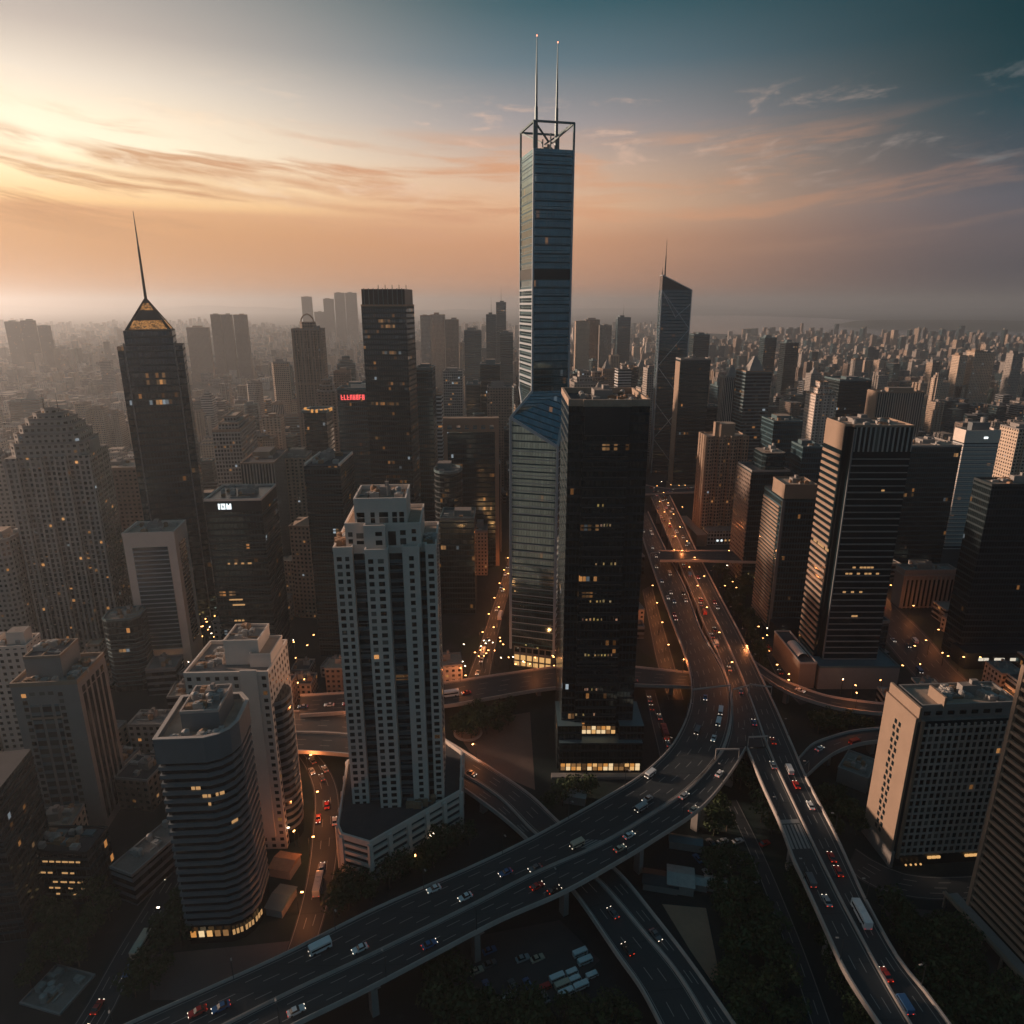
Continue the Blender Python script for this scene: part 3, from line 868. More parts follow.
for i in range(4):
    strut((*up[i], zU), (*up[i], h), 0.9); strut((*low[i], 12), (*low[i], tops[i]), 1.2)
    strut((*low[i], tops[i]), (*up[i], zU), 1.2)
strut((*low[0], tops[0]), (*low[1], tops[1]), 1.5); strut((*low[1], tops[1]), (*up[1], zU - 6), 1.0)
nb = 34
for i in range(nb):
    z = zU + (h - zU) * (i + .5) / nb
    g = MB(); g.ring(offset(up, .12), offset(up, -.2), z - .12, z + .12); part(g, 'spandrel_band', steel_teal, b)
    if i < 15: g = MB(); g.box(-w2 - .2, 0, z + 1.2, .5, b.d - .6, 1.0); part(g, 'side_band', frame_blue, b)
for i in range(26):
    z = 18 + (min(tops) - 19) * (i + .5) / 26
    g = MB(); g.ring(offset(low, .18), offset(low, -.2), z - .17, z + .17); part(g, 'spandrel_band', frame_blue, b)
for z0_ in (b.zat(274),):
    g = MB(); g.ring(offset(up, .25), offset(up, -.4), z0_ - 2.5, z0_ + 2.5); part(g, 'plant_storey', dark_panel, b)
# open frame on the roof
zf = h + 11.5
for i in range(4):
    strut((*up[i], h), (*up[i], zf), .9, 'crown_frame', steel_teal)
    strut((*up[i], zf), (*up[(i + 1) % 4], zf), .9, 'crown_frame', steel_teal)
    mx, my = (up[i][0] + up[(i + 1) % 4][0]) / 2, (up[i][1] + up[(i + 1) % 4][1]) / 2
    strut((*up[i], zf), (mx * .25, my * .25, h + 5), .7, 'crown_frame', steel_teal)
    strut((mx * .55, my * .55, h), (mx * .55, my * .55, h + 8), .5, 'crown_frame', steel_teal)
for px_, py_, off in ((536.5, 37, -.30), (557, 43, .12)):
    base = Vector((b.c.x, b.c.y, 0)) + Vector((cos(r), sin(r), 0)) * 0
    x = None
    for k in range(200):
        xx = -w2 + b.w * k / 199
        P = (b.c.x + xx * cos(r), b.c.y + xx * sin(r), 300)
        if proj(*P)[0] >= px_: x = xx; break
    x = x if x is not None else w2 * off
    zt = 0
    for zz in range(250, 400):
        if proj(b.c.x + x * cos(r), b.c.y + x * sin(r), zz)[1] < py_: zt = zz; break
    g = MB(); g.tube((x, 0, h), (x, 0, zf + 9), .95, .8, 8); g.tube((x, 0, zf + 9), (x, 0, zt - 16), .6, .5, 8); g.tube((x, 0, zt - 16), (x, 0, zt), .4, .12, 6)
    mo = part(g, 'mast', steel_teal, b)
    g = MB(); g.box(x, 0, zt - .2, .4, .4, .5); g.build('beacon', beacon, mo)
b.clutter(h, b.w * .8, b.d * .8, 6, 3)
# lobby block with lit shop floors
g = MB(); P4 = offset(low, -1.5); g.prism(P4, 0, 14.05); part(g, 'lobby', bluegrey, b)
for z0_, z1_, m_ in ((1.0, 3.6, warm_lit), (4.6, 7.8, warm_lit), (9.6, 12.4, dark_glass)):
    a, e = Vector(P4[0]), Vector(P4[1])
    for i in range(6):
        p, q = a.lerp(e, (i + .12) / 6), a.lerp(e, (i + .88) / 6)
        dv = (e - a).normalized(); nn = Vector((dv.y, -dv.x)) * .15
        g = MB(); g.face([(*(p + nn), z0_), (*(q + nn), z0_), (*(q + nn), z1_), (*(p + nn), z1_)])
        g.face([(*(p - nn), z1_), (*(q - nn), z1_), (*(q - nn), z0_), (*(p - nn), z0_)]); part(g, 'shop_window', m_, b)

# --- black tower in front of it
b = Bld('office_tower', 'broad black glass office tower standing in front of the tallest skyscraper', 569, 651, 406, 270, 0, d=42, short='the broad black tower')
w, d, h = b.w, b.d, b.h
bay = 0.56 * w; off = -.02 * w
pl = [(-w / 2, -d / 2 + 1.5), (-w * .3 + off, -d / 2 + 1.5), (-w * .3 + off, -d / 2), (w * .28 + off, -d / 2), (w * .28 + off, -d / 2 + 1.5), (w / 2, -d / 2 + 1.5), (w / 2, d / 2), (-w / 2, d / 2)]
b.mass('shaft', pl, 0, h, 'black', roof_dark)
b.rim(pl, h, 2.4, .9, roof_tan)
cw = w * .58 - 1
for i in range(34):
    z = 12 + (h - 24) * i / 33
    g = MB(); g.box(off - .01 * w, -d / 2 - .12, z, cw, .5, .5); part(g, 'spandrel_band', steel_dark, b)
g = MB(); g.box(off - .01 * w, -d / 2 - .1, h - 11, cw, .6, 10.5); part(g, 'top_panel', dark_panel, b)
q = random.Random(5)
for (zr, n, x0, x1) in ((.30, 9, -.2, .2), (.42, 10, -.25, .25), (.50, 8, -.2, .15), (.62, 6, -.1, .2), (.72, 4, -.05, .1), (.80, 5, -.1, .2), (.86, 2, -.2, -.1), (.18, 8, -.25, 0.0), (.10, 6, -.3, 0)):
    z = 12 + (h - 24) * round(zr * 33) / 33 + .8
    for i in range(n):
        if q.random() < .35: continue
        x = w * (x0 + (x1 - x0) * i / n)
        g = MB(); g.box(x, -d / 2 - .08, z, .4 + .4 * q.random(), .4, .7 + q.random() * .5); part(g, 'lit_window', [glow('lit_room_%d' % q.randint(0, 10 ** 6), (1, .5 + .25 * q.random(), .2 + .2 * q.random()), .06 + .2 * q.random())], b)
b.clutter(h - .2, w * .75, d * .75, 14, 11)
# podium
pz = onY(600, 738, 277).z
g = MB(); g.box(-w * .39, -d / 2 + 7, 0, w * .34, 20, 22, 0, 1); g.box(w * .47, -d / 2 + 7, 0, w * .34, 20, 22, 0, 1); g.box(w * .04, -d / 2 + 5.5, 0, w * 1.16, 22, 15, 0, 1)
part(g, 'podium', [FA['black'], steel_teal], b)
for k, (z0_, z1_, x0, x1, n) in enumerate(((16.5, 19.8, -.22, .26, 7), (1.2, 4.6, -.52, .60, 15))):
    for i in range(n):
        x = w * (x0 + (x1 - x0) * (i + .5) / n); ww = w * (x1 - x0) / n * .78
        if k == 0:
            for zz in (z0_, z0_ + 2.0):
                g = MB(); g.box(x, -d / 2 - .35, zz, ww, .5, 1.5); part(g, 'lit_window', q.choice(SHOP), b)
        else:
            for zz in (z0_, z0_ + 1.9):
                g = MB(); g.box(x, -d / 2 - 5.6, zz, ww, .4, 1.4 if zz > z0_ else 1.6); part(g, 'lit_window', q.choice(SHOP), b)
g = MB(); g.box(-w * .0, -d / 2 - 9, .0, w * 1.3, 3, 1.2); part(g, 'entrance_canopy', concrete, b)

# --- pyramid-topped tower
b = Bld('office_tower', 'dark tower with shouldered shaft, glowing pyramid roof and a tall thin spire', 116, 182, 347, 394, 22, d=36, vis=640, short='the pyramid-roofed tower')
w, d, h = b.w, b.d, b.h
wc, dc = w * .76, d * .76
b.mass('shaft', [(-w / 2, -d / 2 + 3), (-wc / 2, -d / 2 + 3), (-wc / 2, -d / 2), (wc / 2, -d / 2), (wc / 2, -d / 2 + 3), (w / 2, -d / 2 + 3), (w / 2, d / 2 - 3), (wc / 2, d / 2 - 3), (wc / 2, d / 2), (-wc / 2, d / 2), (-wc / 2, d / 2 - 3), (-w / 2, d / 2 - 3)], 0, h, 'dark', roof_dark)
hc = h + 8.5
cpoly = rect(wc - .6, d - .6 - 4)
b.mass('upper_storeys', cpoly, h - .1, hc, 'dark', roof_dark)
for x in (-wc / 2, wc / 2):
    g = MB(); g.box(x, -d / 2 - .1, 10, .7, .7, h - 8); part(g, 'corner_rib', bluegrey, b)
apex = (0, 0, hc + 17.5)
half = wc / 2 - 1.2
for k in range(4):
    P = [(-half, -half), (half, -half), (half, half), (-half, half)]
    a, e = P[k], P[(k + 1) % 4]
    A, E, T = Vector((*a, hc)), Vector((*e, hc)), Vector(apex)
    g = MB(); g.face([A, E, T]); part(g, 'pyramid_face', steel_dark, b)
    nn = (E - A).cross(T - A).normalized() * .12
    for (t0, t1, i0, i1) in ((.03, .30, .06, .94), (.62, .84, .1, .9)):
        lo_, hi_ = [A.lerp(T, t0).lerp(E.lerp(T, t0), i) + nn for i in (i0, i1)], [A.lerp(T, t1).lerp(E.lerp(T, t1), i) + nn for i in (i0, i1)]
        g = MB(); g.face([lo_[0], lo_[1], hi_[1], hi_[0]]); part(g, 'floodlit_panel', MATS['gold_lattice'], b)
    g = MB(); g.bar(A, T, .9); part(g, 'pyramid_rib', steel_dark, b)
g = MB(); g.tube((0, 0, hc + 16), (0, 0, hc + 45), .9, .6); g.tube((0, 0, hc + 45), (0, 0, b.zat(207)), .5, .15); part(g, 'spire', steel_dark, b)

# --- domed residential tower, far left
b = Bld('apartment_tower', 'grey apartment tower with stepped dome top and many small windows', 2, 88, 452, 372, 14, d=34, cat='apartment tower', vis=655, short='the domed apartment tower')
w, d, h = b.w, b.d, b.h
pl = notched(w, d, 3, 2.2)
b.mass('body', pl, 0, h - 4, 'grey', roof_grey)
s_ = [(.88, .9, 7), (.78, .82, 5), (.66, .72, 4.2), (.52, .6, 3.4), (.36, .44, 2.6), (.2, .28, 1.8)]
z = h - 4
for k, (a, c_, dz) in enumerate(s_):
    P = chamfer(w * a, d * c_, 3)
    b.mass('dome_tier', P, z - .1, z + dz, 'grey', roof_dark); b.rim(P, z + dz, .9, .5, grey_wall)
    z += dz
b.mast(z, 10, -3); b.mast(z, 9, 4)
for x in (-.42, .42):
    g = MB(); g.prism(shift(chamfer(w * .14, d * .4, 1.5), w * x, 0), h - 4.1, h + 3); part(g, 'corner_turret', grey_wall, b)
spots = []
m_ = 7
for f in range(38):
    z = h - 8 - f * 2.95
    if z < 6: break
    for i in range(m_):
        xx = -w / 2 + w / m_ * (i + .5); yy = -d / 2 + (2.2 if i % 2 else 0)
        for o in (-1.35, 1.35): spots.append((xx + o, yy, z, 1.5, 1.6, 0))
for f in range(0, 40):
    z = h - 8 - f * 2.95
    if z < 6: break
    for i in range(6): spots.append((w / 2, -d / 2 + 3 + (d - 6) * (i + .5) / 6, z, 2.6, 1.6, pi / 2))
b.windows(spots)
for i in (0, 2, 4, 6):
    xx = -w / 2 + w / m_ * (i + .5)
    for o in (-.5, .5):
        g = MB(); g.box(xx + o * (w / m_ - .9), -d / 2 - .25, 3, .9, .9, h - 8); part(g, 'pilaster', parapet_m, b)

# --- white framed tower
b = Bld('office_tower', 'narrow tower in a pale frame around a dark banded glass panel', 122, 174, 536, 352, 8, xs=186, short='the pale framed tower', vis=655)
w, d, h = b.w, b.d, b.h
b.mass('body', rect(w, d), 0, h, 'white_render', roof_tan)
b.rim(rect(w, d), h, 1.5, .6, white_wall)
pw, ph0, ph1 = w * .68, 14, h - 7
g = MB(); g.box(0, -d / 2 - .05, ph0, pw, .5, ph1 - ph0); part(g, 'glass_panel', teal_glass, b)
n = 24
for i in range(n):
    g = MB(); g.box(0, -d / 2 - .12, ph0 + (ph1 - ph0) * i / n, pw, .7, .6); part(g, 'spandrel_band', frame_blue, b)
for i in range(24):
    g = MB(); g.box(w / 2 + .02, 0, ph0 + (ph1 - ph0) * i / 24 + .8, .4, d * .5, 1.7); part(g, 'side_window', dark_glass, b)
b.clutter(h, w * .8, d * .8, 12, 21)

# --- dark tower with white sign
b = Bld('office_tower', 'dark green-black glass block with a small white lit sign at its top', 204, 261, 501, 345, 4, xs=276, short='the white-sign block', vis=650)
w, d, h = b.w, b.d, b.h
b.mass('body', rect(w, d), 0, h - 6, 'dark', roof_dark)
g = MB(); g.prism(offset(rect(w, d), .05), h - 6.1, h); part(g, 'top_panel', [dark_panel], b)
b.rim(rect(w, d), h, 1.0, .4, white_wall)
for i in range(28):
    g = MB(); g.ring(offset(rect(w, d), .16), offset(rect(w, d), -.1), 5 + i * (h - 14) / 27, 5.5 + i * (h - 14) / 27); part(g, 'spandrel_band', steel_dark, b)
sx = -w / 2 + w * .34; sgn = empty('rooftop_sign', (sx, -d / 2 - .35, h - 4.6)); sgn.parent = b.root
def glyph(bars, ox, parent, m_, name='letter'):
    g = MB()
    for (x0, z0_, x1, z1_) in bars: g.box(ox + (x0 + x1) / 2, 0, z0_, x1 - x0, .3, z1_ - z0_)
    return g.build(name, m_, parent)
glyph([(0, 0, .8, 3)], -2.9, sgn, white_neon)
glyph([(0, 0, 2.1, .8), (0, .8, .6, 3), (1.4, .8, 2.1, 3), (.6, 2.2, 1.4, 3)], -1.5, sgn, white_neon)
glyph([(0, 0, 2.4, 1.2), (0, 1.2, .7, 3), (.9, 1.2, 1.5, 2.2), (1.7, 1.2, 2.4, 3)], 1.2, sgn, white_neon)
q = random.Random(8)
for (zr, n, x0, x1) in ((.46, 5, -.25, .0), (.43, 5, -.2, .02), (.34, 3, -.2, 0), (.30, 3, .2, .3), (.66, 4, -.2, .3), (.22, 10, -.35, .4)):
    for i in range(n):
        g = MB(); g.box(w * (x0 + (x1 - x0) * i / n), -d / 2 - .2, h * zr, 1.0 + q.random(), .3, .8); part(g, 'lit_window', MATS['dim_room'], b)
b.clutter(h - .1, w * .8, d * .8, 12, 22)

# --- dark slab with pale roof edge
b = Bld('office_tower', 'dark slab tower with open roof deck edged by two pale beams', 304, 340, 466, 372, 0, xs=353, short='the pale-edged dark slab', vis=665)
w, d, h = b.w, b.d, b.h
b.mass('body', rect(w, d), 0, h, 'dark', roof_dark)
for x in (-w / 2 + .4, w / 2 - .4):
    g = MB(); g.box(x, 0, h, .9, d, 1.4); part(g, 'roof_beam', white_wall, b)
g = MB(); g.box(0, d / 2 - .4, h, w - 2, .7, 1.2); part(g, 'parapet', concrete, b)
for i in range(28):
    g = MB(); g.ring(offset(rect(w, d), .14), offset(rect(w, d), -.1), 5 + i * (h - 12) / 27, 5.6 + i * (h - 12) / 27); part(g, 'spandrel_band', steel_dark, b)
b.clutter(h, w * .75, d * .8, 10, 23)

# --- beige slab between the dark ones
b = Bld('apartment_tower', 'slim tan apartment slab squeezed between two dark towers', 289, 309, 527, 425, -6, xs=317, cat='apartment tower', short='the slim tan slab', vis=650)
b.mass('body', b.poly, 0, b.h, 'tan', roof_tan)
g = MB(); g.face([(-b.w * .4, -b.d * .4, b.h), (b.w * .4, -b.d * .4, b.h), (b.w * .4, 0, b.h + 6), (-b.w * .4, 0, b.h + 2)]); g.box(0, b.d * .1, b.h - .1, b.w * .6, b.d * .3, 4); part(g, 'roof_gable', beige_wall, b)
b.rim(b.poly, b.h, 1.0, .4, beige_wall)
g = MB(); g.prism(shift(rect(b.w * .5, b.d * .8), -b.w * .75, 0), 0, b.h * .62, 0, 1, 2.6); part(g, 'lower_wing', [FA['tan'], roof_tan], b)

# --- white residential tower on a car-park podium
b = Bld('apartment_tower', 'tall pale apartment tower with stepped crown rising from a banded podium', 333, 436, 551, 222, 4, d=27, cat='apartment tower', short='the stepped pale apartment tower')
w, d, h = b.w, b.d, b.h
fx = lambda px: -w / 2 + w * (px - 333) / 103.0
front = [(333, 0), (352, 0), (352, 2.4), (365.5, 2.4), (365.5, -3), (388, -3), (388, 2), (402, 2), (402, -.8), (419, -.8), (419, 3), (425, 3), (425, .6), (436, .6)]
pl = [(fx(a), -d / 2 + o) for a, o in front] + [(w / 2, d / 2), (-w / 2, d / 2)]
b.mass('body', pl, 0, h, 'white_render', roof_tan)
b.rim(pl, h, 1.3, .45, white_wall)
z2, z3 = b.zat(526, dy=-2), b.zat(503, dy=-3)
t2 = [(fx(345), -d / 2 + 2.6), (fx(365), -d / 2 + 2.6), (fx(365), -d / 2 - .5), (fx(386), -d / 2 - .5), (fx(386), -d / 2 + 1.6), (fx(421), -d / 2 + 1.6), (fx(421), d / 2 - 2), (fx(345), d / 2 - 2)]
b.mass('upper_tier', t2, h - .1, z2, 'white_render', roof_tan); b.rim(t2, z2, 1.1, .4, white_wall)
t3 = [(fx(355), -d / 2 + 3.5), (fx(407), -d / 2 + 3.5), (fx(407), d / 2 - 5), (fx(355), d / 2 - 5)]
b.mass('crown_tier', t3, z2 - .1, z3, 'white_render', roof_tan); b.rim(t3, z3, 1.6, .45, white_wall)
b.clutter(z3, (fx(407) - fx(355)) * .8, d * .4, 9, 31, x=fx(381)); b.mast(z3, 7, fx(386), -2, .22, unit_grey); b.mast(z3, 5, fx(402), 0, .2, unit_grey); b.mast(z3, 4, fx(357), -4, .2, unit_grey)
b.clutter(h, 4, 8, 8, 32, x=fx(339), y=-4, big=False); b.clutter(h, 3, 8, 4, 33, x=fx(430), y=-4, big=False)
# glazed recesses with balcony slabs
spots = []
fl = 2.75
nf = int((h - 16) / fl)
for (p0, p1, o) in ((352.3, 365.2, 2.4), (388.3, 401.7, 2.0), (419.2, 424.8, 3.0)):
    g = MB(); x0, x1 = fx(p0), fx(p1); g.box((x0 + x1) / 2, -d / 2 + o - .12, 14, x1 - x0, .5, h - 16, 0); part(g, 'recess_glazing', FA['tealband'], b)
    for f in range(nf):
        if p0 > 400: break
        g = MB(); g.box((x0 + x1) / 2, -d / 2 + o - .5, 15 + f * fl, (x1 - x0) - .3, 1.1, .22); part(g, 'balcony', bluegrey, b)
for f in range(nf):
    z = h - 3 - f * fl
    for (px, ww, o) in ((338.5, 1.7, 0), (346.5, 1.3, 0), (371, 1.7, -3), (381, 2.0, -3), (411, 1.6, -.8), (430.5, 1.9, .6)):
        spots.append((fx(px), -d / 2 + o, z, ww, 1.55, 0))
sp2 = []
for (px, z, ww, hh) in ((350, .3, 1.5, 1.6), (350, .62, 1.5, 1.6), (359.5, .2, 2.4, 1.9), (359.5, .55, 2.4, 1.9), (379.5, .35, 2.2, 1.7), (379.5, .75, 2.2, 1.4), (392, .45, 2.6, 5), (403, .3, 2.0, 2.2), (403, .7, 1.9, 1.7), (414, .4, 1.5, 1.5), (414, .75, 1.5, 1.5)):
    o = 2.6 if px < 365 else (-.5 if px < 386 else 1.6)
    sp2.append((fx(px), -d / 2 + o, h + (z2 - h) * z, ww, hh, 0))
for z in (.12, .38):
    for px, ww in ((361, 2.6), (373, 1.4), (384, 3.0), (395, 1.6), (402, 1.6)): sp2.append((fx(px), -d / 2 + 3.5, z2 + (z3 - z2) * (z + .08), ww, 1.7, 0))
for f in range(nf):
    for i in range(5): spots.append((w / 2, -d / 2 + 4 + (d - 8) * (i + .5) / 5, h - 3 - f * fl, 1.7, 1.5, pi / 2))
b.windows(sp2 + spots)
# podium
pd = [gz(*q).xy for q in ((341, 868), (345, 878), (373, 887), (462, 832), (463, 790), (440, 772), (350, 800))]
wx, wy = b.root.location.x, b.root.location.y
rc = -b.rot
pd = [((p.x - wx) * cos(rc) - (p.y - wy) * sin(rc), (p.x - wx) * sin(rc) + (p.y - wy) * cos(rc)) for p in pd]
pzt = 18.5
pb = empty('podium', (0, 0, 0)); pb.parent = b.root
g = MB(); g.prism(offset(pd, -.7), 0, pzt - .6, 0, 1); g.build('podium_core', [dark_panel, roof_dark], pb)
g = MB(); g.ring(offset(pd, .1), offset(pd, -.6), pzt - 1.2, pzt + 1.2); g.build('podium_parapet', white_wall, pb)
for k in range(5):
    g = MB(); g.ring(offset(pd, 0), offset(pd, -.8), 1.6 + k * 3.2, 2.9 + k * 3.2); g.build('podium_band', white_wall, pb)
for i in range(len(pd)):
    a, e = Vector(pd[i]), Vector(pd[(i + 1) % len(pd)])
    n = max(1, round((e - a).length / 8.5))
    for k in range(n):
        p = a.lerp(e, k / n); g = MB(); g.box(p.x, p.y, 0, 1.5, 1.5, pzt, rz=atan2(e.y - a.y, e.x - a.x)); g.build('podium_pier', white_wall, pb)
b.clutter(pzt - .6, 14, 5, 7, 34, x=10, y=-d / 2 - 2, big=False)

# --- banded octagonal tower, bottom left
b = Bld('office_tower', 'rounded tower ringed by grey-blue bands with a penthouse and lit base', 154, 232, 742, 177, 6, xs=252, short='the rounded banded tower')
w, d, h = b.w, b.d, b.h
d = b.d = max(d, 24)
x, y = w / 2, d / 2
pl = [(-x, -y), (x * .28, -y - .6), (x * .62, -y + .8), (x * .86, -y * .72), (x, -y * .38), (x, y * .6), (x * .7, y), (-x, y)]
b.mass('core', offset(pl, -.6), 0, h - 1, 'dark_glass', roof_tan)
n = 21
for i in range(n):
    z = 8 + (h - 18) * i / (n - 1)
    g = MB(); g.ring(pl, offset(pl, -.7), z, z + 1.3); part(g, 'spandrel_band', bluegrey, b)
g = MB(); g.ring(offset(pl, .15), offset(pl, -.7), h - 7.5, h + .9); part(g, 'top_band', bluegrey, b)
g = MB(); g.ring(offset(pl, .3), offset(pl, -.9), h + .9, h + 1.15); part(g, 'coping', parapet_m, b)
pc = rect(w * .5, d * .62)
g = MB(); g.prism(shift(pc, x * .05, y * .12), h - 1.1, h + 5.5, 0, 1); part(g, 'penthouse', [bluegrey, roof_grey], b)
b.rim(shift(pc, x * .05, y * .12), h + 5.5, .7, .3, parapet_m)
b.clutter(h + 5.5, w * .42, d * .5, 10, 41, x=x * .05, y=y * .12, big=True); b.clutter(h - 1, w * .8, 3, 8, 42, y=-y * .75, big=False)
q = random.Random(4)
def lit_on(pl, i, t0, t1, z, hh, m_, out, name='lit_window'):
    a, e = Vector(pl[i]), Vector(pl[(i + 1) % len(pl)])
    dv = (e - a).normalized(); nn = Vector((dv.y, -dv.x)) * out
    p, s1 = a.lerp(e, t0) + nn, a.lerp(e, t1) + nn
    g = MB(); g.face([(*p, z), (*s1, z), (*s1, z + hh), (*p, z + hh)])
    p2, s2 = p - nn * .5, s1 - nn * .5
    g.face([(*p2, z + hh), (*s2, z + hh), (*s2, z), (*p2, z)])
    return part(g, name, m_, b)
core = offset(pl, -.6)
zz = lambda k: 8 + (h - 18) * k / (n - 1) + 1.4
for (k, i, t0, t1) in ((17, 0, .58, .66), (17, 0, .68, .78), (16, 0, .8, .9), (16, 0, .92, .98), (16, 1, .3, .5), (16, 1, .6, .95), (15, 0, .9, .96), (12, 2, .2, .8)):
    lit_on(core, i, t0, t1, zz(k), 1.2, MATS['dim_room'], .12)
for i in range(5): lit_on(pl, 0, .1 + i * .18, .22 + i * .18, 3.4, 2.4, q.choice(SHOP[:4]), .2)
for i in (1, 2, 3):
    for k in range(3): lit_on(pl, i, .1 + k * .3, .3 + k * .3, 3.4, 2.0, MATS['dim_room'], .2)

# --- beige tower, lower left
b = Bld('office_tower', 'beige stone tower with tall dark glass strips and rooftop box', 10, 77, 687, 226, 6, xs=104, short='the beige strip-glazed tower')
w, d, h = b.w, b.d, b.h
b.mass('body', rect(w, d), 0, h, 'grey_stone', roof_grey)
b.rim(rect(w, d), h, 1.4, .5, beige_wall)
bx = rect(w * .55, d * .62)
g = MB(); g.prism(shift(bx, -w * .08, d * .05), h - .1, h + 8.5, 0, 1); part(g, 'penthouse', [grey_wall, roof_dark], b)
b.rim(shift(bx, -w * .08, d * .05), h + 8.5, .8, .35, beige_wall)
b.clutter(h + 8.5, w * .45, d * .5, 7, 51, x=-w * .08, y=d * .05, big=False); b.clutter(h, w * .2, d * .8, 8, 52, x=w * .36, big=False); b.clutter(h, w * .8, d * .12, 4, 55, y=-d * .4, big=False)
for k, x in enumerate((-.2, -.02, .13)):
    g = MB(); g.box(w * x, -d / 2 - .04, 4, w * (.13 if k < 2 else .06), .4, h - 12); part(g, 'glass_strip', FA['tealband'], b)
g = MB(); g.box(-w * .05, -d / 2 - .1, h - 14, w * .5, .5, .9); part(g, 'ledge', beige_wall, b)
wsp = []
for f in range(22):
    z = h - 4 - f * 2.9
    if z < 5: break
    for x in (-.33, .22): wsp.append((w * x, -d / 2, z, 1.6, 1.6, 0))
    if f == 0:
        for x in (-.2, -.05, .08): wsp.append((w * x, -d / 2, z + .6, 1.9, 1.4, 0))
b.windows(wsp)
for k in range(5):
    g = MB(); g.box(w / 2 + .03, d * (-.34 + k * .17), 4, .4, d * .085, h - 10); part(g, 'side_glass_strip', dark_glass, b)
    for z in (h - 4.6, h - 9): pass
    g = MB(); g.box(w / 2 + .03, d * (-.34 + k * .17), h - 5.2, .4, d * .085, 2.4); part(g, 'side_window', dark_glass, b)

# --- white building behind the rounded tower
b = Bld('apartment_tower', 'pale stepped building with blank rooftop box directly behind the rounded banded tower', 184, 268, 676, 218, 2, xs=287, cat='apartment tower', short='the pale boxy building')
w, d, h = b.w, b.d, b.h
b.mass('body', rect(w, d), 0, h, 'white', roof_grey)
b.rim(rect(w, d), h, 1.3, .5, white_wall)
pt = shift(rect(w * .42, d * .55), w * .12, d * .08)
g = MB(); g.prism(pt, h - .1, h + 9, 0, 1); part(g, 'penthouse', [white_wall, roof_grey], b); b.rim(pt, h + 9, .8, .35, white_wall)
p2 = shift(rect(w * .26, d * .6), w * .36, d * .02)
g = MB(); g.prism(p2, h - .12, h + 4.5, 0, 1); part(g, 'side_block', [white_wall, roof_tan], b); b.rim(p2, h + 4.5, .8, .35, white_wall)
b.clutter(h + 9, w * .35, d * .45, 6, 61, x=w * .12, y=d * .08, big=False); b.clutter(h, w * .3, d * .7, 7, 62, x=-w * .3, big=False)
g = MB(); g.box(w * .27, -d / 2 - .2, 6, w * .2, .6, h - 4); part(g, 'blank_pier', white_wall, b)
for i in range(18):
    g = MB(); z = 6 + i * 3.2; g.prism(shift(ngon(5.2, 7, 14), w / 2 - 1, -d * .12), z, z + 1.4); part(g, 'bay_band', bluegrey, b)
g = MB(); g.prism(shift(ngon(4.9, 6.7, 14), w / 2 - 1, -d * .12), 0, 62); part(g, 'bay_glass', dark_glass, b)

# --- low dark block, low long block, edge buildings at bottom left
b = Bld('office_block', 'low dark office block with rows of lit windows and grey roof panels', 18, 87, 852, 194, -2, xs=108, cat='office block', short='the low dark block')
w, d, h = b.w, b.d, b.h
b.mass('body', rect(w, d), 0, h, 'dark', roof_dark); b.rim(rect(w, d), h, .9, .4, steel_dark)
for (x, y_) in ((-.36, .2), (-.12, .22), (.30, .25), (.1, -.1)):
    g = MB(); g.box(w * x, d * y_, h - .02, w * .16, d * .22, .9); part(g, 'roof_panel', steel_teal, b)
q = random.Random(6)
for (zf_, row) in ((.82, 9), (.6, 8), (.42, 7), (.3, 9), (.18, 7)):
    for i in range(row):
        if q.random() < .35: continue
        g = MB(); g.box(w * (-.42 + .86 * i / row), -d / 2 - .05, h * zf_, 1.2 + q.random(), .3, .55); part(g, 'lit_window', MATS['dim_room'], b)
b.clutter(h, w * .9, d * .8, 8, 71, big=False)
b = Bld('office_block', 'long low block with bare concrete roof beside the lower street', 110, 132, 868, 196, -21, d=58, cat='office block', short='the long low block')
w, d, h = b.w, b.d, b.h
b.mass('body', rect(w, d), 0, h, 'band', roof_grey); b.rim(rect(w, d), h, .8, .4, concrete); b.clutter(h, w * .8, d * .9, 9, 72, big=False)
A = gz(33, 933)
b = Bld('office_tower', 'dark banded tower cut off by the picture edge above the low roofs', -75, -8, 805, 176, 10, d=25, short='the dark corner tower')
b.mass('body', b.poly, 0, b.h, 'dark', roof_dark); b.bands(b.poly, 4, b.h - 2, 16, .7, steel_dark, .2)
b = Bld('office_block', 'small low building with pitched-edge roof at the bottom corner', 20, 60, 1004, 157, -14, d=13, cat='office block')
b.mass('body', b.poly, 0, b.h, 'band', roof_grey); b.rim(b.poly, b.h, .7, .4, concrete); b.clutter(b.h, b.w * .8, b.d * .8, 5, 73, big=False)
b = Bld('apartment_tower', 'pale block with stepped rooftop boxes beside the beige strip-glazed tower', -20, 26, 650, 268, 8, xs=40, cat='apartment tower')
b.mass('body', b.poly, 0, b.h, 'white', roof_grey); b.rim(b.poly, b.h, 1, .4, white_wall)
g = MB(); g.box(4, 0, b.h - .1, b.w * .4, b.d * .5, 6, 0, 1); g.box(-6, 2, b.h - .12, b.w * .25, b.d * .4, 3.4, 0, 1); part(g, 'penthouse', [white_wall, roof_grey], b); b.clutter(b.h, b.w * .8, b.d * .8, 7, 74, big=False)
b = Bld('office_tower', 'small dark glass tower with chamfered corner and cluttered roof', 100, 138, 622, 330, 10, xs=148, short='the small chamfered tower', vis=720)
pl = chamfer(b.w, b.d, 3)
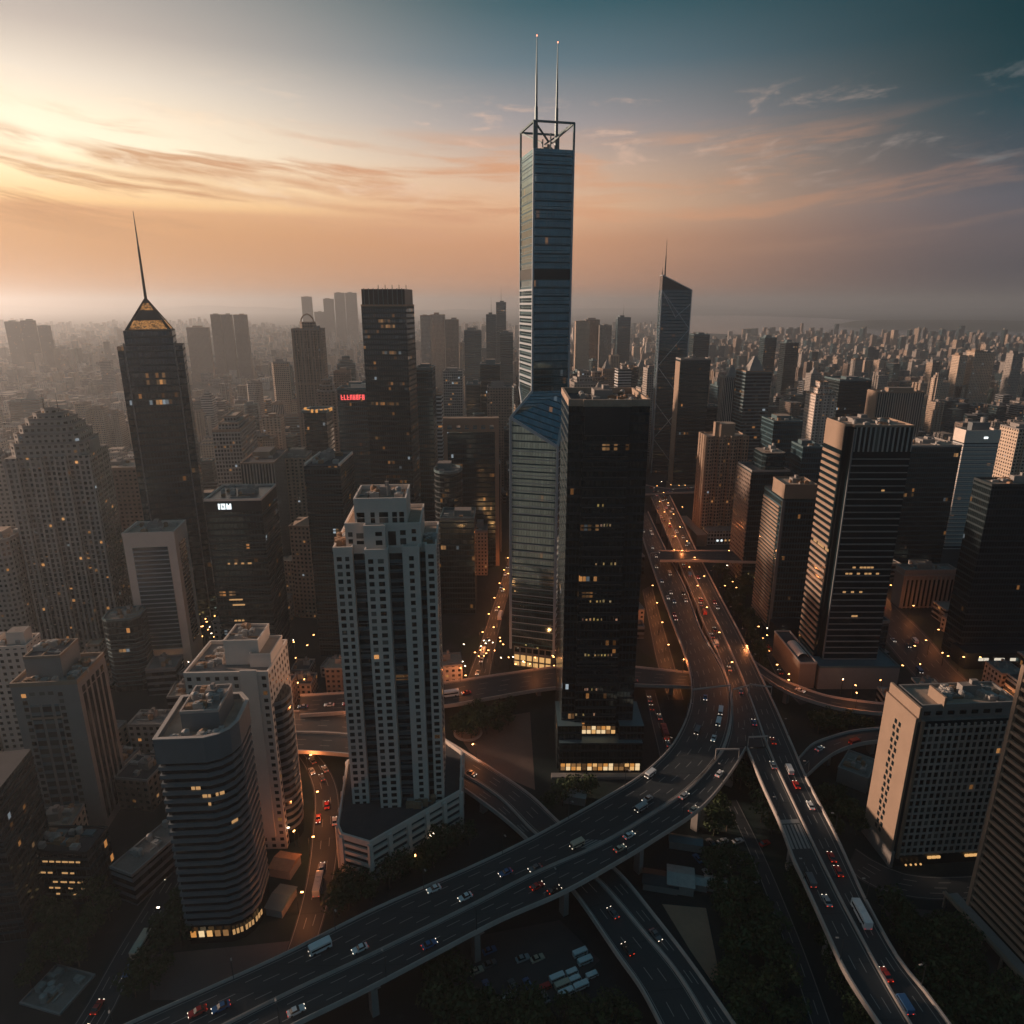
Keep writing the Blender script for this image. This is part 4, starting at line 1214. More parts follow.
b.mass('body', pl, 0, b.h, 'dark', roof_tan); b.rim(pl, b.h, 1, .4, steel_teal); b.bands(pl, 3, b.h - 10, 12, .5, steel_teal, .2); b.clutter(b.h, b.w * .75, b.d * .75, 9, 75)
b = Bld('office_tower', 'dim brown office block behind the domed tower', 84, 136, 470, 470, 6, d=30, vis=600)
b.mass('body', b.poly, 0, b.h, 'brown', roof_tan); b.rim(b.poly, b.h, 1.2, .5, beige_wall); b.clutter(b.h, b.w * .8, b.d * .8, 7, 76)

# ------------------------------------------------------------------ right-hand side
# --- braced glass tower with slanted top
b = Bld('skyscraper', 'blue glass tower with white diagonal bracing, slanted top and a mast', 662, 692, 290, 840, -4, d=24, short='the braced tower', vis=480)
w, d, h = b.w, b.d, b.h
zt = b.zat(275)
P = rect(w, d)
m = MB(); m.prism(P, 0, h, 0, 1, 1.6); part(m, 'shaft', [FA['blue'], roof_dark], b)
m = MB(); A_, B_, C_, D_ = [(*p, h) for p in P]; T0, T3 = (P[0][0], P[0][1], zt), (P[3][0], P[3][1], zt)
m.face([A_, B_, T0]); m.face([B_, C_, T3, T0]); m.face([C_, D_, T3]); m.face([D_, A_, T0, T3]); part(m, 'slanted_top', dark_glass, b)
def xb(p, q, r_=.75):
    g = MB(); g.bar(p, q, r_); part(g, 'brace', frame_blue, b)
y0 = -d / 2 - .2; K = 5
for k in range(K):
    za, zb = h * k / K, h * (k + 1) / K
    if k % 2: xb((-w / 2, y0, za), (w / 2, y0, zb)); xb((-w / 2, y0, zb), (w / 2, y0, za)) if k == 1 else None
    else: xb((w / 2, y0, za), (-w / 2, y0, zb))
    xb((-w / 2 - .2, -d / 2, za), (-w / 2 - .2, d / 2, zb)) if k % 2 else xb((-w / 2 - .2, d / 2, za), (-w / 2 - .2, -d / 2, zb))
xb((-w / 2, y0, h), (0, y0, h * .86)); xb((w / 2, y0, h * .93), (0, y0, h * .86))
for p in P: xb((*p, 0), (*p, h), .9)
xb(B_, T0, .9); xb(T0, T3, .9); xb(C_, T3, .9)
b.mast(zt - .5, b.zat(238) - zt, -w / 2 + 4, 0, .9); b.mast(zt - .5, 9, -w / 2 + 1, 1, .7)

b = Bld('office_tower', 'dark glass slab standing close beside the braced tower', 681, 711, 360, 745, 2, xs=676, short='the dark slab by the braced tower', vis=476)
b.mass('body', b.poly, 0, b.h, 'dark', roof_grey); b.rim(b.poly, b.h, 1.6, .6, concrete); b.clutter(b.h, b.w * .7, b.d * .7, 5, 81)
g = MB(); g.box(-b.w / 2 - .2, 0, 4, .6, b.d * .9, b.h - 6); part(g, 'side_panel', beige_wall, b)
g = MB(); g.box(0, -3, 0, b.w * 1.15, b.d + 4, 9); part(g, 'podium', [beige_wall], b)

# --- warm ribbed apartment tower on a podium
b = Bld('apartment_tower', 'tall tan apartment tower of vertical ribs with a boxed crown beside the expressway', 708, 749, 438, 585, 4, xs=699, cat='apartment tower', short='the tan ribbed tower', vis=548)
w, d, h = b.w, b.d, b.h
pl = notched(w, d, 3, 2.0)
b.mass('body', pl, 0, h, 'warmribs', roof_tan)
b.rim(pl, h, 1.3, .4, beige_wall)
g = MB(); g.prism(shift(chamfer(w * .42, d * .5, 2), w * .02, 0), h - .1, h + 11, 0, 1); part(g, 'crown_box', [beige_wall, roof_tan], b)
g = MB(); g.box(-w * .2, -1, h, 4, 5, 12); part(g, 'crown_fin', beige_wall, b)
for i in range(7):
    for o in (-.46, .46):
        if i % 2: continue
        x = -w / 2 + w / 7 * (i + .5 + o); g = MB(); g.box(x, -d / 2 - .2, 2, .7, .8, h - 1); part(g, 'rib', beige_wall, b)
for k in range(4):
    g = MB(); g.box(-w / 2 - .2, -d / 2 + d * (k + .5) / 4, 2, .8, d * .14, h - 1); part(g, 'rib', beige_wall, b)
g = MB(); g.box(w * .1, -6, 0, w * 1.1, d + 16, 12, 0, 1); part(g, 'podium', [FA['grid'], roof_grey], b)
for i in range(9):
    g = MB(); g.box(-w * .2 + i * w * .1, -d / 2 - 14.2, 3, 1.4, .5, 1.4); part(g, 'lit_window', white_neon if i in (0, 1, 6) else MATS['dim_room'], b)
g = MB(); g.box(-w * .62, 0, 0, 9, d + 34, 10); part(g, 'side_wing', beige_wall, b)

# --- dark pair
b = Bld('office_tower', 'dark slim tower with tan end wall beside the ribbed apartment tower', 752, 790, 472, 470, 2, xs=738, short='the tan-ended dark tower', vis=585)
w, d, h = b.w, b.d, b.h
b.mass('body', b.poly, 0, h, 'dark', roof_dark); b.rim(b.poly, h, 1.2, .5, concrete)
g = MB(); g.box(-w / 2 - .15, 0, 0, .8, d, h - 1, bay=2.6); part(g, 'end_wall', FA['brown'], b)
g = MB(); g.prism(shift(chamfer(w * .62, d * .7, 2), w * .15, d * .05), h - .1, h + 12, 0, 1, 1.7); part(g, 'upper_block', [FA['dark'], roof_tan], b); b.clutter(h + 12, w * .5, d * .5, 5, 82, x=w * .15)
b = Bld('office_tower', 'dark glass tower with blank tan box top and striped side wall', 785, 818, 486, 400, 0, xs=766, short='the striped-side tower', vis=640)
w, d, h = b.w, b.d, b.h
b.mass('body', b.poly, 0, h - 8, 'blue', roof_dark)
g = MB(); g.prism(shift(rect(w * .98, d * .6), 0, -d * .19), h - 8.05, h, 0, 1); part(g, 'top_box', [beige_wall, roof_tan], b)
b.rim(shift(rect(w * .98, d * .6), 0, -d * .19), h, .9, .4, beige_wall); b.clutter(h, w * .7, d * .4, 5, 83, y=-d * .2)
for i in range(34):
    g = MB(); g.box(-w / 2 - .15, d * .06, 3 + (h - 18) * i / 33, .7, d * .86, 1.3); part(g, 'spandrel_band', beige_wall, b)
g = MB(); g.box(-w / 2 + .3, -d / 2 - .15, 2, 1.6, .9, h - 11); part(g, 'corner_rib', bluegrey, b)
g = MB(); g.box(2, -d * .3, 0, w * 1.2, d * 1.3, 11); part(g, 'podium', [dark_panel], b)

# --- big striped tower
b = Bld('office_tower', 'big square tower with striped tan side wall and blank panelled top', 848.5, 915, 427, 344, 0, xs=827, short='the big striped tower', vis=690)
w, d, h = b.w, b.d, b.h
nt = 3.2
pl = [(-w / 2 + nt, -d / 2), (w / 2, -d / 2), (w / 2, d / 2), (-w / 2, d / 2), (-w / 2, -d / 2 + nt), (-w / 2 + nt, -d / 2 + nt)]
b.mass('core', pl, 0, h, 'dark_glass', roof_tan)
zt = h - 12.5
g = MB(); g.box(nt / 2 + .4, -d / 2 - .1, zt, w - nt - 1.0, .5, 12.4); part(g, 'top_panel', FA['ribs'], b)
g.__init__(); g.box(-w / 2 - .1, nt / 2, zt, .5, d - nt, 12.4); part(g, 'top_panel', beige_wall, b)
b.rim(pl, h, .9, .5, beige_wall)
n = 33
for i in range(n):
    z = 13 + (zt - 17) * i / (n - 1)
    g = MB(); g.box(-w / 2 - .12, nt / 2 + .3, z, .6, d - nt - 1, 1.55); part(g, 'spandrel_band', beige_wall, b)
    g = MB(); g.box(nt / 2 + .3, -d / 2 - .1, z, w - nt - 1, .5, .7 if i % 2 else .5); part(g, 'spandrel_band', grey_wall, b)
g = MB(); g.box(nt + .2 - w / 2, -d / 2 - .2, 8, .6, .8, h - 9); part(g, 'corner_rib', bluegrey, b)
q = random.Random(9)
for (zr, nn_, x0, x1) in ((.44, 9, -.2, .35), (.46, 7, -.1, .3), (.85, 3, .1, .2), (.22, 2, 0, .1), (.33, 3, -.2, .2)):
    for i in range(nn_):
        if q.random() < .25: continue
        g = MB(); g.box(w * (x0 + (x1 - x0) * i / nn_), -d / 2 - .08, 13 + (zt - 17) * round(zr * (n - 1)) / (n - 1) + .9, 1.5, .3, .9); part(g, 'lit_window', MATS['dim_room'], b)
for i in range(10):
    if i in (2, 7): continue
    g = MB(); g.box(-w / 2 - .06, -d / 2 + 4 + (d - 6) * i / 10, 13 + (zt - 17) * 18 / (n - 1) - 1.6, .3, 1.8, 1.4); part(g, 'lit_window', MATS['dim_room'], b)
b.clutter(h - .4, w * .8, d * .8, 12, 84)
g = MB(); g.box(3, -d / 2 + 4, 0, w + 10, 27, 13, 0, 1); part(g, 'podium', [grey_wall, steel_teal], b)
b.rim(shift(rect(w + 10, 27), 3, -d / 2 + 4), 13, .8, .4, steel_teal)
pl = shift(rect(9, 38), -w / 2 - 8, -2)
g = MB(); g.prism(pl, 0, 15, 0, 1); part(g, 'side_wing', [beige_wall, roof_dark], b); b.rim(pl, 15, .8, .4, parapet_m)
g = MB()
for i in range(8):
    a = pi * i / 8; e = pi * (i + 1) / 8
    g.face([(-w / 2 - 8 - 3 * cos(a), -14, 15 + 2.2 * sin(a)), (-w / 2 - 8 - 3 * cos(e), -14, 15 + 2.2 * sin(e)), (-w / 2 - 8 - 3 * cos(e), 2, 15 + 2.2 * sin(e)), (-w / 2 - 8 - 3 * cos(a), 2, 15 + 2.2 * sin(a))])
part(g, 'skylight', white_wall, b)

b = Bld('office_tower', 'dark blank glass block just behind the big striped tower', 906, 962, 447, 505, 2, d=34, short='the dark blank block', vis=560)
b.mass('body', b.poly, 0, b.h, 'dark', roof_tan); b.rim(b.poly, b.h, 1.2, .5, concrete); b.clutter(b.h, b.w * .8, b.d * .8, 8, 85)
b = Bld('office_tower', 'white and blue banded tower with rooftop box behind the dark blank block', 966, 1001, 432, 560, 0, xs=955, short='the white banded tower', vis=590)
w, d, h = b.w, b.d, b.h
b.mass('body', b.poly, 0, h, 'whiteband', roof_grey); b.rim(b.poly, h, 1.4, .5, white_wall)
g = MB(); g.prism(offset(b.poly, .2), h - 9, h - .3); part(g, 'top_panel', white_wall, b)
b.bands(b.poly, 4, h - 11, 24, 1.2, white_wall, .25)
g = MB(); g.box(0, 0, h - .1, w * .5, d * .4, 7); part(g, 'penthouse', bluegrey, b); g = MB(); g.tube((3, 0, h + 6.9), (3, 0, h + 11), 2, 2, 10); part(g, 'water_tank', unit_grey, b)
g = MB(); g.box(w * .1, -d / 2 - .3, h - 5.5, 3.2, .3, 1.6); part(g, 'rooftop_sign', white_neon, b)
b = Bld('civic_building', 'low classical hall with columned front beside the glowing street', 905, 958, 572, 440, 2, xs=896, cat='hall', short='the columned hall')
w, d, h = b.w, b.d, b.h
b.mass('body', b.poly, 0, h, 'grey_stone', roof_grey); b.rim(b.poly, h, 1.4, .6, grey_wall)
g = MB(); g.ring(offset(b.poly, .9), offset(b.poly, -.3), h - 3.6, h - 2.2); part(g, 'cornice', grey_wall, b)
for i in range(12):
    x = -w / 2 + w * (i + .5) / 12; g = MB(); g.tube((x, -d / 2 - .7, 0), (x, -d / 2 - .7, h - 3.7), .55, .5, 8); part(g, 'column', concrete, b)
for i in range(11):
    x = -w / 2 + w * (i + 1) / 12; g = MB(); g.box(x, -d / 2 - .05, 1, 1.5, .3, h - 7); part(g, 'window', dark_glass, b)
b.clutter(h, w * .8, d * .8, 9, 86)
b = Bld('office_tower', 'huge near-black glass tower with cluttered roof at the far edge', 992, 1066, 486, 366, 0, xs=974, short='the near-black edge tower', vis=660)
b.d = min(b.d, 46)
b.mass('body', b.poly, 0, b.h, 'black', roof_tan); b.rim(b.poly, b.h, 1.2, .5, steel_dark); b.clutter(b.h, b.w * .8, b.d * .8, 12, 87)
g = MB(); g.box(0, -b.d / 2 - 3, 0, b.w * 1.1, 14, 10); part(g, 'podium', [dark_panel], b)
for i in range(3): g = MB(); g.box(-b.w * .3 + i * 9, -b.d / 2 - 10.2, 5.5, 5.5, .5, 1.6); part(g, 'lit_window', MATS['pale_shopfront'], b)

# --- hotel slab with bright end wall
b = Bld('hotel', 'tan hotel slab with gridded front, bright blank end wall and notch of small windows', 914, 1018, 719, 212, 4, xs=891, cat='hotel', short='the tan hotel slab')
w, d, h = b.w, b.d, b.h
d = b.d = max(d, 17); P = rect(w, d)
b.mass('body', P, 0, h, 'dark_panel', roof_grey)
nx, nz = 15, 18
for i in range(nx + 1):
    x = -w / 2 + 2.2 + (w - 2.4) * i / nx; g = MB(); g.box(x, -d / 2 - .2, 5, .55, .8, h - 6); part(g, 'grid_fin', parapet_m, b)
for k in range(nz + 1):
    g = MB(); g.box(1.1, -d / 2 - .12, 5 + (h - 8) * k / nz, w - 2.3, .6, .75); part(g, 'spandrel_band', parapet_m, b)
wsp = []
for k in range(nz):
    for i in range(nx):
        wsp.append((-w / 2 + 2.2 + (w - 2.4) * (i + .5) / nx, -d / 2 - .02, 5 + (h - 8) * (k + .55) / nz, (w - 2.4) / nx - .75, (h - 8) / nz - 1.0, 0))
wsp.sort(key=lambda q: -q[2])
b.windows(wsp)
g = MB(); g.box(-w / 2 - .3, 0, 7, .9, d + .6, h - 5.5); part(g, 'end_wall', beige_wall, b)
g = MB(); g.box(-w / 2 - .1, 0, 0, 1.2, d + 1.6, 7); part(g, 'end_plinth', grey_wall, b)
g = MB(); g.box(-w / 2 + 1.9, -d / 2 - .35, 4, .9, 1.3, h - 3.5); part(g, 'corner_fin', beige_wall, b)
for k in range(18):
    for o in (-1.3, 1.0):
        g = MB(); g.box(-w / 2 - .75, o + (.0 if k % 2 else .5), 9 + (h - 13) * k / 18, .25, 1.2, 1.7); part(g, 'end_window', dark_glass, b)
tp = shift(rect(w * .93, d * .8), w * .03, d * .02)
g = MB(); g.prism(tp, h - .1, h + 4.2, 0, 1); part(g, 'top_storey', [grey_wall, roof_tan], b); b.rim(tp, h + 4.2, 1.0, .4, concrete)
g = MB(); g.box(-w / 2 + .6, 0, h - .05, .9, d + .4, 5.5); part(g, 'end_screen', beige_wall, b)
g = MB(); g.box(-w * .24, -d * .18, h + 4.1, .8, d * .5, 4.2); part(g, 'roof_screen', beige_wall, b)
b.clutter(h + 4.2, w * .6, d * .6, 16, 88, x=w * .12)
for i in range(2):
    for k in range(3): g = MB(); g.box(-w * .12 + i * w * .38 + k * 1.7, -d / 2 - .5, 3.0, 1.4, .5, .9); part(g, 'lit_window', warm_lit, b)
for i in range(4): g = MB(); g.box(-w * .36 + i * 1.9, -d / 2 - 1.2, 1.0, .5, .5, .5); part(g, 'entrance_lamp', warm_lit, b)
for k in range(7): g = MB(); g.box(-w * .38 + w * .8 * k / 7, -d * .39, h + 1.2, 2.2, .3, 1.4); part(g, 'roof_window', dark_glass, b)
b = Bld('car_park', 'low walled service block beside the hotel end wall', 838, 868, 768, 258, -40, d=16, cat='service block')
b.mass('body', b.poly, 0, b.h, 'grey_stone', roof_grey); b.rim(b.poly, b.h, .7, .4, concrete); b.clutter(b.h, b.w * .7, b.d * .7, 5, 89, big=False)

# --- striped tower cut by the right edge
ce = gz(966, 918)
b = Bld.__new__(Bld); b.w, b.d, b.h = 46.0, 26.0, 96.0
b.rot = radians(-82); u_ = Vector((cos(b.rot), sin(b.rot), 0)); v_ = Vector((-sin(b.rot), cos(b.rot), 0))
b.c = ce + u_ * b.w / 2 + v_ * b.d / 2
b.root = empty('office_tower', (b.c.x, b.c.y, 0), b.rot, 'tan striped office tower cut off by the picture edge, above a posted canopy', 'office tower')
b.poly = rect(b.w, b.d); FOOT.append((b.c.x, b.c.y, 28)); MARKS.append(('the edge striped tower', 1000, 700, 950, 190))
w, d, h = b.w, b.d, b.h
b.mass('core', offset(b.poly, -.3), 0, h, 'brown_glass', roof_grey)
for i in range(30):
    z = 7 + (h - 9) * i / 29
    g = MB(); g.box(0, -d / 2 - .1, z, w - .6, .9, 1.0); part(g, 'spandrel_band', beige_wall, b)
    g = MB(); g.box(w / 2 + .1, 0, z, .9, d - .6, 1.0); part(g, 'spandrel_band', beige_wall, b)
for x in (-w / 2, w / 2): g = MB(); g.box(x, -d / 2 - .15, 0, 1.3, 1.3, h); part(g, 'corner_rib', beige_wall, b)
g = MB(); g.box(0, -d / 2 - 4.5, 5.2, w + 12, 1.2, 1.0); part(g, 'canopy_beam', beige_wall, b)
for i in range(8): g = MB(); g.box(-w / 2 - 5 + (w + 10) * i / 7, -d / 2 - 4.5, 0, .7, .7, 5.3); part(g, 'canopy_post', beige_wall, b)
g = MB(); g.box(0, -d / 2 - 2.2, 5.3, w + 10, 3.8, .5); part(g, 'canopy_roof', concrete, b)
# ------------------------------------------------------------------ mid-distance towers seen one by one
def tower(name, label, cat, fa, plan, xl, xr, yt, Y, rot=0, xs=None, d=None, top='flat', rm=None, vis=None, short=None, seed=0, group=None):
    b = Bld(name, label, xl, xr, yt, Y, rot, xs, d or (None if xs else (xr - xl) * Y / F * .9), cat, group, vis, short)
    w, d, h = b.w, b.d, b.h
    q = random.Random(seed + int(xl))
    P = {'rect': rect(w, d), 'notch': notched(w, d, 3 if w > 22 else 2, 1.8), 'cross': cross(w, d, min(w, d) * .2), 'oct': chamfer(w, d, min(w, d) * .22), 'round': ngon(w / 2, d / 2, 18)}[plan]
    finish(b, P, w, d, h, fa, top, q, rm)
    return b
def finish(b, P, w, d, h, fa, top, q, rm=None, detail=True):
    rm = rm or q.choice([roof_grey, roof_tan, roof_dark])
    trim = q.choice([concrete, grey_wall, beige_wall]) if fa not in ('dark', 'black', 'blue', 'teal') else steel_teal
    b.mass('body', P, 0, h, fa, rm)
    b.rim(P, h, q.uniform(.9, 2), .5, trim)
    if top == 'step':
        z = h
        for k in range(2):
            f = .72 - .28 * k; dz = max(4, h * .05)
            P2 = [(x * f, y * f) for x, y in P]
            b.mass('upper_tier', P2, z - .1, z + dz, fa, rm); b.rim(P2, z + dz, .9, .4, trim); z += dz
    elif top == 'gold':
        g = MB(); g.ring(offset(P, 1.6), offset(P, -.6), h - .5, h + 1.6); g.build('crown_ring', trim, b.root)
        for i in range(10):
            a = pi + pi * i / 9; g = MB(); g.box((w / 2 + 1.7) * cos(a), (d / 2 + 1.7) * sin(a), h - .3, 1.8, 1.8, 2.6); g.build('crown_lamp', gold_lit, b.root)
    elif top == 'round':
        g = MB(); n = 10
        for i in range(n):
            a, e = pi * .5 * i / n, pi * .5 * (i + 1) / n
            g.prism(ngon(w * .42 * cos(e) + .5, d * .42 * cos(e) + .5, 14), h + 9 * sin(a), h + 9 * sin(e), lo=ngon(w * .42 * cos(a) + .5, d * .42 * cos(a) + .5, 14))
        g.build('dome', trim, b.root)
    elif top == 'tip':
        g = MB(); P2 = [(x * .6, y * .6) for x, y in P]; g.prism([(x * .08, y * .08) for x, y in P], h, h + w * .55, lo=P2); g.build('pointed_roof', concrete, b.root)
    else:
        g = MB(); bw = w * q.uniform(.3, .55); g.box(q.uniform(-.15, .15) * w, q.uniform(0, .15) * d, h - .1, bw, d * q.uniform(.3, .5), q.uniform(3, 6), 0, 1); g.build('rooftop_house', [trim, rm], b.root)
        if top == 'mast': b.mast(h, max(8, h * .18), 0, 0, .4)
        if detail:
            for i in range(3):
                g = MB(); g.box(q.uniform(-.4, .4) * w, q.uniform(-.4, .1) * d, h - .05, q.uniform(1.5, 4), q.uniform(1.5, 3), q.uniform(1, 2.2)); g.build('air_conditioner', unit_grey if i else unit_rust, b.root)
T = tower
b = T('office_tower', 'tall dark glass tower with raised open crown and scattered lit rooms', 'office tower', 'darklit', 'rect', 361, 406, 306, 505, -6, xs=414, top='none', rm=roof_dark, short='the tall dark crowned tower', vis=500)
g = MB(); P = rect(b.w * .96, b.d * .96); zc = b.zat(289)
g.ring(P, offset(P, -1.0), b.h - .1, zc); part(g, 'crown_screen', dark_panel, b)
for i in range(9): g = MB(); g.box(-b.w * .42 + b.w * .84 * i / 8, -b.d * .48 - .3, b.h + .5, .5, .6, zc - b.h); part(g, 'crown_fin', steel_teal, b)
for i in range(5): g = MB(); g.tube((-b.w * .2 + i * 5, 0, zc - 2), (-b.w * .2 + i * 5, 0, zc + 3), .25); part(g, 'mast', steel_dark, b)
b = T('apartment_tower', 'brown shaft tower with twin curved roof horns standing alone in haze', 'apartment tower', 'brown', 'notch', 291, 321, 330, 840, 6, d=30, top='none', short='the horned brown tower', vis=470)
for s_ in (-1, 1):
    g = MB(); pts = [(s_ * b.w * .22, b.h + 8), (s_ * b.w * .2, b.h + 12), (s_ * b.w * .12, b.h + 16), (0, b.h + 18)]
    for p, q_ in zip(pts, pts[1:]): g.bar((p[0], -2, p[1]), (q_[0], -2, q_[1]), 1.4)
    part(g, 'roof_horn', beige_wall, b)
g = MB(); g.prism(chamfer(b.w * .5, b.d * .5, 3), b.h - .1, b.h + 9); part(g, 'upper_tier', FA['brown'], b)
for i in range(9): g = MB(); g.box(-b.w * .46 + b.w * .92 * i / 8, -b.d / 2 - .3, 10, .9, .8, b.h - 8); part(g, 'rib', beige_wall, b)
g = MB(); g.ring(offset(b.poly, 1.2), b.poly, b.zat(384) - 1, b.zat(384) + 1); part(g, 'ledge', beige_wall, b)
T('office_tower', 'slender dark tower ringed by gold floodlights at its crown', 'office tower', 'dark', 'rect', 304, 326, 412, 600, 0, d=22, top='gold', short='the gold-ringed tower', vis=475)
b = T('office_tower', 'dark flat tower with red neon lettering along its top edge', 'office tower', 'blue', 'rect', 337, 366, 390, 585, 4, d=24, top='none', short='the red-sign tower', vis=520)
sg = empty('rooftop_sign', (0, -b.d / 2 - .5, b.h - 8.2)); sg.parent = b.root
q = random.Random(2)
for i in range(8):
    x = -b.w * .38 + i * b.w * .105
    bars = [(0, 0, .7, 4.2)] + ([(0, 3.5, 1.9, 4.2)] if q.random() < .6 else []) + ([(1.2, 0, 1.9, 4.2)] if q.random() < .6 else []) + ([(0, 1.7, 1.9, 2.4)] if q.random() < .6 else []) + ([(0, 0, 1.9, .7)] if q.random() < .5 else [])
    glyph(bars, x, sg, red_neon)
g = MB(); g.box(b.w * .2, 0, b.h - .1, b.w * .55, 8, 4); part(g, 'rooftop_house', white_wall, b)
T('office_tower', 'blue-grey tower tucked against the side of the tall dark crowned tower', 'office tower', 'blue', 'rect', 414, 432, 370, 560, 0, d=24, vis=560)
T('apartment_tower', 'slim pale banded tower between two dark towers near the centre', 'apartment tower', 'whiteband', 'rect', 430, 441, 395, 640, 0, d=16, vis=500)
b = T('office_tower', 'dark glass block inside a heavy pale portal frame with square top openings', 'office tower', 'dark', 'rect', 446, 496, 430, 520, 2, d=26, top='flat', rm=roof_tan, short='the portal-framed block', vis=590)
w, d, h = b.w, b.d, b.h
for s_ in (-1, 1): g = MB(); g.box(s_ * (w / 2 + .6), -d / 2 + 3, 0, 3.0, 8, h + 9); part(g, 'frame_leg', beige_wall, b)
g = MB(); g.box(0, -d / 2 + 3, h + 3.5, w - 1.9, 7.6, 5.4); g.box(0, -d / 2 + 3, h - 1.5, w - 1.9, 7.7, 2); part(g, 'frame_beam', beige_wall, b)
for i in range(6): g = MB(); g.box(-w / 2 + w * (i + .5) / 6 + 3, -d / 2 + 3, h + .5, 3.2, 7.5, 3); part(g, 'frame_post', beige_wall, b)
b = T('office_tower', 'dark rounded tower with a drum-shaped grey roof', 'office tower', 'black', 'round', 432, 461, 474, 455, 0, d=24, rm=roof_grey, short='the drum-roofed tower', vis=620)
T('office_tower', 'dark low-lit tower overlapping the drum-roofed tower', 'office tower', 'dark', 'rect', 440, 474, 520, 430, 0, d=24, vis=660)
T('apartment_tower', 'slim tan tower by the glowing orange street', 'apartment tower', 'tan', 'rect', 474, 487, 532, 500, 0, d=16, vis=605, short='the slim tower by the orange street')
T('office_tower', 'pale gridded office tower with stepped top by the pyramid-roofed tower', 'office tower', 'grid', 'rect', 212, 240, 432, 585, 10, xs=255, top='step', short='the pale gridded tower', vis=490)
T('office_tower', 'flat-topped tower with white vertical ribs below the gridded tower', 'office tower', 'ribs', 'rect', 240, 274, 464, 520, 6, xs=288, rm=roof_dark, short='the white-ribbed tower', vis=560)
T('apartment_tower', 'pinkish banded flats behind the pale-edged dark slab', 'apartment tower', 'tan', 'notch', 276, 306, 458, 560, 4, d=24, vis=520)
for i, (xl, xr, yt) in enumerate(((44, 62, 413), (60, 73, 416), (74, 84, 405), (85, 102, 410), (102, 118, 414), (128, 150, 424))):
    T('apartment_tower', 'hazy tan apartment slab in the row beyond the domed tower', 'apartment tower', ['tan', 'beige', 'beige', 'tan', 'tan', 'beige'][i], 'notch', xl, xr, yt, 930 + 12 * i, 8, d=22, group='hazy slabs beyond the domed tower', vis=448)
for i, (xl, xr, yt) in enumerate(((4, 18, 322), (20, 33, 321), (37, 48, 326))):
    T('apartment_tower', 'faint flat-topped tower of the distant trio on the plain', 'apartment tower', 'dark', 'rect', xl, xr, yt, 2150, 8, d=16, group='distant trio of towers on the plain', vis=350)
for i, (xl, xr, yt) in enumerate(((210, 220, 315), (221, 231, 315), (233, 246, 315), (186, 208, 328))):
    T('apartment_tower', 'faint brown slab in the hazy row beyond the pyramid spire', 'apartment tower', 'brown', 'rect', xl, xr, yt, 1900, 8, d=16, group='hazy slabs beyond the pyramid spire', vis=350)
for i, (xl, xr, yt) in enumerate(((301, 311, 297), (323, 333, 299), (334, 344, 293), (345, 356, 293), (314, 324, 312))):
    T('apartment_tower', 'ghostly tower of the faint cluster on the far skyline', 'apartment tower', 'brown', 'rect', xl, xr, yt, 3800, 4, d=25, group='ghostly skyline cluster', vis=345)
for i, (xl, xr, yt, Y, fa) in enumerate(((420, 430, 316, 1700, 'grey'), (430, 444, 315, 1750, 'grey'), (445, 458, 320, 1720, 'brown'), (464, 481, 331, 1250, 'blue'), (486, 496, 315, 1350, 'blue'), (496, 506, 303, 1500, 'blue'), (500, 513, 334, 1200, 'blue'), (443, 462, 372, 900, 'grid'), (480, 500, 365, 830, 'dark'), (487, 512, 388, 760, 'brown'), (466, 480, 385, 800, 'dark'))):
    T('office_tower', ['pale hazy tower in the bunch behind the portal-framed block', 'dim tower in the closer bunch beside the tallest skyscraper'][i >= 7], 'office tower', fa, 'rect', xl, xr, yt, Y, 0, d=30, top='mast' if i in (4, 5) else 'flat', group=['hazy bunch behind the portal-framed block', 'closer bunch beside the tallest skyscraper'][i >= 7], vis=420)
for i, (xl, xr, yt, Y, fa, tp) in enumerate(((576, 590, 322, 1700, 'tan', 'flat'), (586, 600, 320, 1750, 'brown', 'flat'), (600, 612, 326, 1720, 'grey', 'flat'), (618, 631, 318, 1650, 'blue', 'mast'))):
    T('office_tower', ['hazy tower in the pale group seen between the two tallest glass towers', 'hazy dark tower with tiny lit mast between the two tallest glass towers'][i == 3], 'office tower', fa, 'rect', xl, xr, yt, Y, 0, d=34, top=tp, group=None if i == 3 else 'pale group between the glass towers', vis=350)
T('office_tower', 'squat dark tower beyond the braced tower', 'office tower', 'dark', 'rect', 694, 710, 335, 1300, 0, d=34, vis=380)
T('office_tower', 'blue banded tower with short pointed cap', 'office tower', 'tealband', 'rect', 746, 772, 372, 720, 4, d=26, top='tip', short='the pointed blue tower', vis=455)
T('office_tower', 'dark distant block above the pointed blue tower', 'office tower', 'dark', 'rect', 765, 777, 338, 1450, 0, d=30, vis=370)
T('office_tower', 'second dark distant block, paired with a shorter neighbour', 'office tower', 'black', 'rect', 786, 799, 343, 1400, 0, d=30, vis=380)
T('apartment_tower', 'pale stepped apartment tower with warm lit side behind the big striped tower', 'apartment tower', 'white', 'notch', 816, 836, 395, 690, 0, xs=806, top='step', short='the pale stepped tower', vis=440)
T('office_tower', 'teal-grey office block below the pale stepped tower', 'office tower', 'blue', 'rect', 774, 803, 422, 560, 2, d=26, vis=470)
T('office_tower', 'small blue glass box behind the striped-side tower', 'office tower', 'blue', 'rect', 803, 824, 448, 470, 0, d=20, vis=480)
T('office_tower', 'broad dark block rising over the big striped tower', 'office tower', 'black', 'rect', 840, 872, 381, 840, 2, d=40, short='the broad dark block', vis=420)
b = T('office_tower', 'ribbed office block with bright tan end wall', 'office tower', 'ribs', 'rect', 878, 925, 393, 700, 0, xs=868, rm=roof_grey, short='the ribbed block', vis=440)
